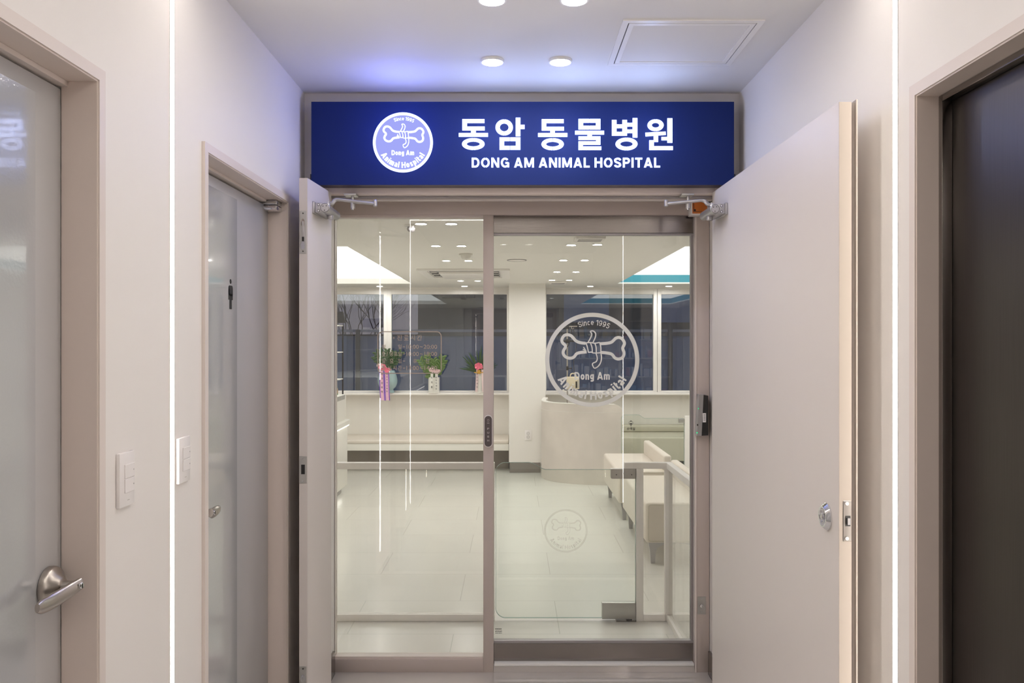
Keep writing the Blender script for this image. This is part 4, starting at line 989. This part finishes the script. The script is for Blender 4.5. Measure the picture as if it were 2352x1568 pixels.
b.prism([(X(x, YI), Z(y, YI)) for x, y in ((1446, 972), (1452, 972), (1451.5, 974), (1449, 976), (1446.5, 974))], ys_-.001, ys_, INK)
b.box(X(1447.6, YI), X(1450.4, YI), ys_-.001, ys_, Z(968, YI), Z(966, YI), INK); b.prism([(X(1447.2, YI), Z(977.4, YI)), (X(1450.8, YI), Z(977.4, YI)), (X(1449, YI), Z(979.4, YI))], ys_-.001, ys_, INK)
b.build('infusion_bag_sign', t)
# ---- infusion stand
YV = 10.0; ix = X(1303, YV)
t = thing('infusion_stand', 'steel infusion stand with black clamps behind the curved partition', 'infusion stand', (ix, YV, 0))
b = MB(); b.tube([(ix, YV, .05), (ix, YV, Z(752, YV))], .0085, NICKEL, 12); b.build('pole', t)
b = MB()
for k in range(5): a = 2*PI*k/5; b.tube([(ix, YV, .06), (ix+.22*math.cos(a), YV+.22*math.sin(a), .045)], .012, PLATE, 8); b.lathe([(.02, 0), (.022, .02), (.016, .04)], (ix+.22*math.cos(a), YV+.22*math.sin(a), .0), BLACK, 'Z', 12)
b.build('wheeled_base', t)
zt_ = Z(750, YV); b = MB(); b.box(ix-.02, ix+.02, YV-.02, YV+.02, zt_-.03, zt_+.008, BLACK, .004)
b.tube([(ix, YV, zt_), (ix+.12, YV, zt_+.002)], .005, NICKEL, 8); b.tube([(ix, YV, zt_-.012), (ix-.11, YV, zt_-.028), (ix-.13, YV, zt_-.016)], .006, BLACK, 8)
b.tube(spline([(ix+.05, YV, zt_), (ix+.055, YV, zt_-.025), (ix+.07, YV, zt_-.03), (ix+.078, YV, zt_-.015)], 4), .004, NICKEL, 8); b.build('hook', t)
b = MB(); b.box(ix-.02, ix+.02, YV-.025, YV+.02, Z(788, YV), Z(779, YV), BLACK, .004); b.box(ix-.08, ix+.09, YV-.03, YV-.015, Z(785.5, YV), Z(781.5, YV), BLACK, .004); b.build('clamp', t)
b = MB(); b.box(ix-.014, ix+.014, YV-.022, YV+.018, Z(850.5, YV), Z(841, YV), BLACK, .003); b.tube([(ix, YV-.01, Z(846, YV)), (ix+.045, YV-.01, Z(846, YV))], .006, BLACK, 8); b.lathe([(.004, .04), (.012, .042), (.012, .052), (.004, .054)], (ix, YV-.01, Z(846, YV)), BLACK, 'X', 10); b.build('clamp', t)
b = MB()
b.tube(spline([(ix+.055, YV-.01, zt_-.03), (ix+.02, YV-.02, Z(790, YV)), (ix-.02, YV-.02, Z(800, YV)), (ix-.016, YV-.02, Z(808, YV))], 5), .005, BLACK, 6)
b.tube(spline([(ix+.07, YV-.01, zt_-.03), (ix+.105, YV-.02, Z(780, YV)), (ix+.10, YV-.02, Z(805, YV)), (ix+.075, YV-.02, Z(830, YV)), (ix+.085, YV-.02, Z(860, YV))], 5), .004, BLACK, 6)
b.build('infusion_tube', t)
pu = thing('infusion_pump', 'cream infusion pump box clamped on the infusion stand', 'infusion pump', (ix+.06, YV-.05, Z(893, YV)))
b = MB(); px0, px1 = X(1300.5, YV), X(1329, YV); b.box(px0, px1, YV-.11, YV-.022, Z(893, YV), Z(865, YV), CREAMP, .008, 3); b.build('pump_housing', pu)
b = MB(); b.tube(spline([(X(1309, YV), YV-.06, Z(866, YV)), (X(1310, YV), YV-.06, Z(860, YV)), (X(1315, YV), YV-.06, Z(857.5, YV)), (X(1321, YV), YV-.06, Z(860, YV)), (X(1322, YV), YV-.06, Z(866, YV))], 4), .007, CREAMP, 8); b.build('pump_handle', pu)
b = MB(); b.box(X(1320.5, YV), X(1324, YV), YV-.1115, YV-.109, Z(890, YV), Z(875, YV), BLACK); b.box(X(1325, YV), X(1327, YV), YV-.1115, YV-.109, Z(890, YV), Z(872, YV), INKG); b.build('pump_panel', pu)
b = MB(); b.lathe([(.0, -.034), (.015, -.030), (.017, -.014), (.010, 0)], (X(1294, YV), YV, Z(897, YV)), WHITE, 'Y', 18); b.tube([(X(1294, YV), YV, Z(897, YV)), (ix-.009, YV, Z(897, YV))], .004, NICKEL, 6); b.build('clamp_knob', pu)

# ---- plants on the sill
def leaf(b, base, tip, w, m, fold=.2, nseg=5, droop=0.0):
    base, tip = Vector(base), Vector(tip); d = tip-base; L = d.length; d.normalize()
    side = d.cross(Vector((0, 1, 0))); side = side.normalized() if side.length > .1 else Vector((1, 0, 0)); nrm = side.cross(d)
    vs = []; 
    for i in range(nseg+1):
        t_ = i/nseg; ww = w*math.sin(PI*min(max(t_, .04), .97))**.7; c = base+d*(L*t_)+Vector((0, 0, -droop*L*t_*t_))
        vs += [c-side*ww/2+nrm*ww*fold, c, c+side*ww/2+nrm*ww*fold, c+nrm*.0015]
    fs = []
    for i in range(nseg):
        a = i*4; fs += [(a, a+1, a+5, a+4), (a+1, a+2, a+6, a+5), (a, a+4, a+7, a+3), (a+3, a+7, a+6, a+2)]
    b.add(vs, fs, m)
def zz(b, c, z0, n, h, spread, m, lw=.03, ll=.06, yd=-.05):
    for k in range(n):
        a = (k-(n-1)/2)/(max(n-1, 1)/2)*spread+random.uniform(-.08, .08); hh = h*random.uniform(.75, 1.05); dy = random.uniform(-.25, .05)
        p0 = Vector((c[0]+a*.02, c[1], z0)); p1 = p0+Vector((math.sin(a)*hh, dy*hh*.4, math.cos(a)*hh))
        b.tube([tuple(p0), tuple(p0.lerp(p1, .5)+Vector((0, 0, .01))), tuple(p1)], [.006, .005, .003], m, 6)
        d = (p1-p0).normalized(); sd = d.cross(Vector((0, 1, 0))).normalized()
        for i in range(7):
            t_ = .28+.72*i/6; q = p0.lerp(p1, t_)
            for s_ in (-1, 1):
                tip = q+(sd*s_*.75+d*.6+Vector((0, random.uniform(-.5, .1), random.uniform(-.1, .2)))).normalized()*ll*random.uniform(.8, 1.1)
                leaf(b, q, tip, lw, m)
def bow(b, c, w, m):
    for k in range(10):
        a = k/10*2*PI+random.uniform(-.2, .2); r = w*random.uniform(.75, 1.05); tip = Vector((c[0]+math.cos(a)*r, c[1]-.01-random.uniform(0, .03), c[2]+math.sin(a)*r*.75))
        leaf(b, c, tip, w*.75, m, .5)
def ribb(b, x0, x1, y, z0, z1, m, lean=0):
    n = 8; vs = []
    for i in range(n+1):
        t_ = i/n; z = z1+(z0-z1)*t_; yy_ = y+.006*math.sin(t_*7); q = lean*t_
        vs += [(x0+q, yy_, z), (x1+q, yy_, z), (x0+q, yy_+.0015, z), (x1+q, yy_+.0015, z)]
    fs = []
    for i in range(n): a = i*4; fs += [(a, a+1, a+5, a+4), (a+2, a+6, a+7, a+3), (a, a+4, a+6, a+2), (a+1, a+3, a+7, a+5)]
    b.add(vs, fs, m)
def ribtext(b, chars, x0, x1, y, z1, step, hgt, m):
    for i, ch in enumerate(chars): text_fit(b, ch, x0, x1, z1-step*i-hgt, z1-step*i, m, flat(y), .01, .001)
YPL = 11.105
def P_(x, y): return X(x, YPL), Z(y, YPL)
# celadon vase
cx_, _ = P_(891, 0)
t = thing('potted_plant', 'dark leafy plant in a celadon vase with pink ribbons, leftmost on the sill', 'plant', (cx_, YPL, SILL), 'gift plants on the window sill')
s_ = .0058
b = MB(); b.lathe([(.088, 0), (.092, .006), (.090, .020), (.078, .040), (.080, .05), (.115, .085), (.132, .13), (.134, .17), (.122, .23), (.098, .285), (.094, .298), (.086, .298), (.084, .27)], (cx_, YPL-.03, SILL+.0005), CELADON, 'Z', 44); b.build('vase', t)
b = MB(); zz(b, (cx_+.005, YPL-.03), SILL+.27, 8, .30, .62, GREEN, .032, .058); b.build('foliage', t)
b = MB(); yr = YPL-.175
for xa, xb_ in ((872.5, 879.5), (884, 891)): ribb(b, X(xa, yr), X(xb_, yr), yr, Z(919.5, yr), Z(852, yr), PINK, .015)
b.build('ribbon', t)
b = MB()
for xa in (871.5, 880.5, 883, 892): ribb(b, X(xa-.9, yr), X(xa+.9, yr), yr-.001, Z(920, yr), Z(852, yr), PURPLE, .015)
b.build('ribbon_edge', t)
b = MB(); ribtext(b, '축개원축하', X(874.5, yr)+.006, X(878.5, yr)+.006, yr-.010, Z(857, yr), .058, .028, INK); ribtext(b, '번창하세요축하', X(886.5, yr)+.006, X(889.5, yr)+.006, yr-.010, Z(857, yr), .038, .024, INK); b.build('ribbon_lettering', t)
b = MB(); bow(b, (X(878, yr), yr-.005, Z(843, yr)), .06, PINKD); bow(b, (X(889, yr), yr-.005, Z(850, yr)), .045, PINKD); bow(b, (X(874, yr), yr-.008, Z(840, yr)), .045, PALEP); b.build('bow', t)
# white square-ish pot
cx_, _ = P_(997, 0)
t = thing('potted_plant', 'green plant in a white cylinder pot with two white ribbons, middle of the sill', 'plant', (cx_, YPL, SILL), 'gift plants on the window sill')
b = MB(); b.lathe([(.084, 0), (.084, .012), (.076, .014), (.076, .205), (.070, .205), (.068, .18)], (cx_, YPL-.01, SILL+.0005), CERAM, 'Z', 40); b.build('pot', t)
b = MB(); zz(b, (cx_, YPL-.01), SILL+.17, 6, .31, .5, GREENL, .034, .07); leaf(b, (cx_-.03, YPL-.03, SILL+.2), (cx_-.10, YPL-.05, SILL+.34), .08, GREENL); leaf(b, (cx_-.02, YPL-.05, SILL+.2), (cx_-.12, YPL-.05, SILL+.22), .05, GREENL); b.build('foliage', t)
yr = YPL-.10; b = MB()
for xa, xb_ in ((989, 995), (999.5, 1006)): ribb(b, X(xa, yr), X(xb_, yr), yr, Z(899, yr), Z(858, yr), CERAM, -.006)
b.build('ribbon', t)
b = MB(); ribtext(b, '축개원', X(990.5, yr)-.003, X(993.8, yr)-.003, yr-.010, Z(865, yr), .062, .028, INK); ribtext(b, '번창하세요', X(1001, yr)-.003, X(1004.5, yr)-.003, yr-.010, Z(865, yr), .037, .024, INK); b.build('ribbon_lettering', t)
b = MB(); bow(b, (X(993, yr), yr-.005, Z(850, yr)), .045, PALEP); bow(b, (X(1004, yr), yr-.005, Z(853, yr)), .045, PALEP); b.build('bow', t)
# orchid
cx_, _ = P_(1100, 0)
t = thing('potted_plant', 'long-leaved orchid with coral bow and pale ribbons, beside the mullion', 'plant', (cx_, YPL, SILL), 'gift plants on the window sill')
b = MB(); b.lathe([(.072, 0), (.074, .016), (.055, .020), (.05, .03), (.052, .25), (.066, .265), (.060, .27)], (cx_+.01, YPL-.01, SILL+.0005), CERAM, 'Z', 32); b.build('pot', t)
b = MB()
for k in range(22):
    a = -1.15+2.3*k/21+random.uniform(-.06, .06); L = random.uniform(.22, .36)*(1 if abs(a) < .8 else .8)
    base = Vector((cx_+.01+a*.02, YPL-.02+random.uniform(-.02, .02), SILL+.26)); tip = base+Vector((math.sin(a)*L, random.uniform(-.12, .04), math.cos(a)*L*1.05))
    leaf(b, base, tip, .022, GREEN, .3, 7, .12*abs(a))
b.build('foliage', t)
yr = YPL-.085; b = MB(); 
for xa, xb_, ln in ((1094, 1099.5, -.015), (1105.5, 1110, .012)): ribb(b, X(xa, yr), X(xb_, yr), yr, Z(900, yr), Z(849, yr), PALEP, ln)
b.build('ribbon', t)
b = MB(); ribtext(b, '번창하세요', X(1095.5, yr)-.006, X(1098.3, yr)-.006, yr-.010, Z(857, yr), .042, .026, INK); b.build('ribbon_lettering', t)
b = MB(); bow(b, (X(1099.5, yr), yr-.01, Z(841, yr)), .065, PINKD); b.build('bow', t)
b = MB(); b.box(cx_-.06, cx_+.06, YPL-.09, YPL-.07, Z(856, YPL), Z(854, YPL), GOLD); b.lathe([(.03, 0), (.03, .05)], (cx_-.0, YPL-.06, Z(858, YPL)), GOLD, 'Z', 16); b.build('gold_ornament', t)

# shelf of goods at the right of the door, mirrored in the windows
t = thing('product_shelf', 'white shelf unit of goods right of the entrance, mirrored in the windows', 'shelf', (2.3, 4.6, 0))
for z in (.1, .5, .9, 1.3, 1.7, 2.1): MB().box(1.25, 3.4, YG+.225, YG+.55, z-.02, z, WHITE).build('shelf_board', t)
for x in (1.25, 2.3, 3.38): MB().box(x, x+.02, YG+.225, YG+.56, 0, 2.2, WHITE).build('shelf_side', t)
b = MB(); cols = [pbr('goods_%d' % i, c, .4) for i, c in enumerate(((.55, .30, .30), (.35, .45, .6), (.75, .73, .72), (.70, .70, .72), (.6, .52, .4), (.5, .5, .58), (.72, .70, .74)))]
for z in (.5, .9, 1.3, 1.7):
    x = 1.3
    while x < 3.3:
        w = random.uniform(.03, .16); h = random.uniform(.08, .28); b.box(x, x+w, YG+.35+random.uniform(0, .08), YG+.50, z, z+h, random.choice(cols), .012, 2); x += w+random.choice((.01, .02, .06))
o = b.build('shelf_goods', t); o['kind'] = 'stuff'

# ================================================================== OUTSIDE
struct(MB().box(-30, 30, YW+.12, 45, -.3, -.2, ASPH).build('ground'))
t = thing('metal_fence', 'blue-grey panel fence standing outside the clinic windows', 'fence', (0, 16, -.2))
b = MB(); b.box(-12, 12, 16.0, 16.05, -.2, Z(770, 16), FENCE)
for i in range(80): b.box(-12+i*.3, -12+i*.3+.12, 15.98, 16.0, -.2, Z(770, 16), FENCE)
b.build('fence_panel', t)
MB().box(-12, 12, 15.95, 16.0, Z(763, 16), Z(757, 16), WHITEM).build('fence_rail', t)
MB().box(-12, 12, 15.96, 16.0, Z(772, 16), Z(768, 16), BUILD).build('fence_rail', t)
for i in range(9): MB().box(-12+i*3, -12+i*3+.08, 15.9, 15.96, -.2, Z(757, 16), BUILD).build('fence_post', t)
t = thing('apartment_building', 'dark grey building rising behind the fence outside', 'building', (3, 24, -.2))
b = MB(); b.box(X(960, 24), 14, 24, 34, -.2, 9, BUILD); b.build('wall', t)
b = MB(); b.box(X(1015, 23.6), X(1090, 23.6), 23.6, 24, 2.9, 3.05, BUILD)
for i in range(8): b.box(X(1018+i*10, 23.6), X(1019+i*10, 23.6), 23.6, 23.64, 2.9, 3.8, WHITEM)
b.build('balcony_rail', t)
for i in range(3):
    o = MB(); o.box(1.5+i*2.6, 2.8+i*2.6, 23.94, 24, 2.2, 3.4, FENCE); o.build('window', t)
def tree(x, y, h, label):
    t = thing('bare_tree', label, 'tree', (x, y, -.2), 'bare trees behind the fence'); b = MB()
    def br(p, d, L, r, k):
        q = p+d*L; b.tube([tuple(p), tuple(p.lerp(q, .5)+Vector((random.uniform(-.03, .03), 0, 0))), tuple(q)], [r, r*.9, r*.78], BARK, 4)
        if k == 0: return
        for _ in range(3 if k > 4 else 2):
            nd = (d+Vector((random.uniform(-.55, .55), random.uniform(-.4, .4), random.uniform(-.05, .45)))).normalized(); br(q, nd, L*random.uniform(.68, .88), r*.70, k-1)
    br(Vector((x, y, -.2)), Vector((0, 0, 1)), h*.22, .021, 7); b.build('branches', t)
tree(X(800, 19), 19, 4.6, 'bare tree outside the leftmost window pane, farther left'); tree(X(890, 22.3), 22.3, 4.6, 'bare tree outside the leftmost window pane, nearer its mullion')
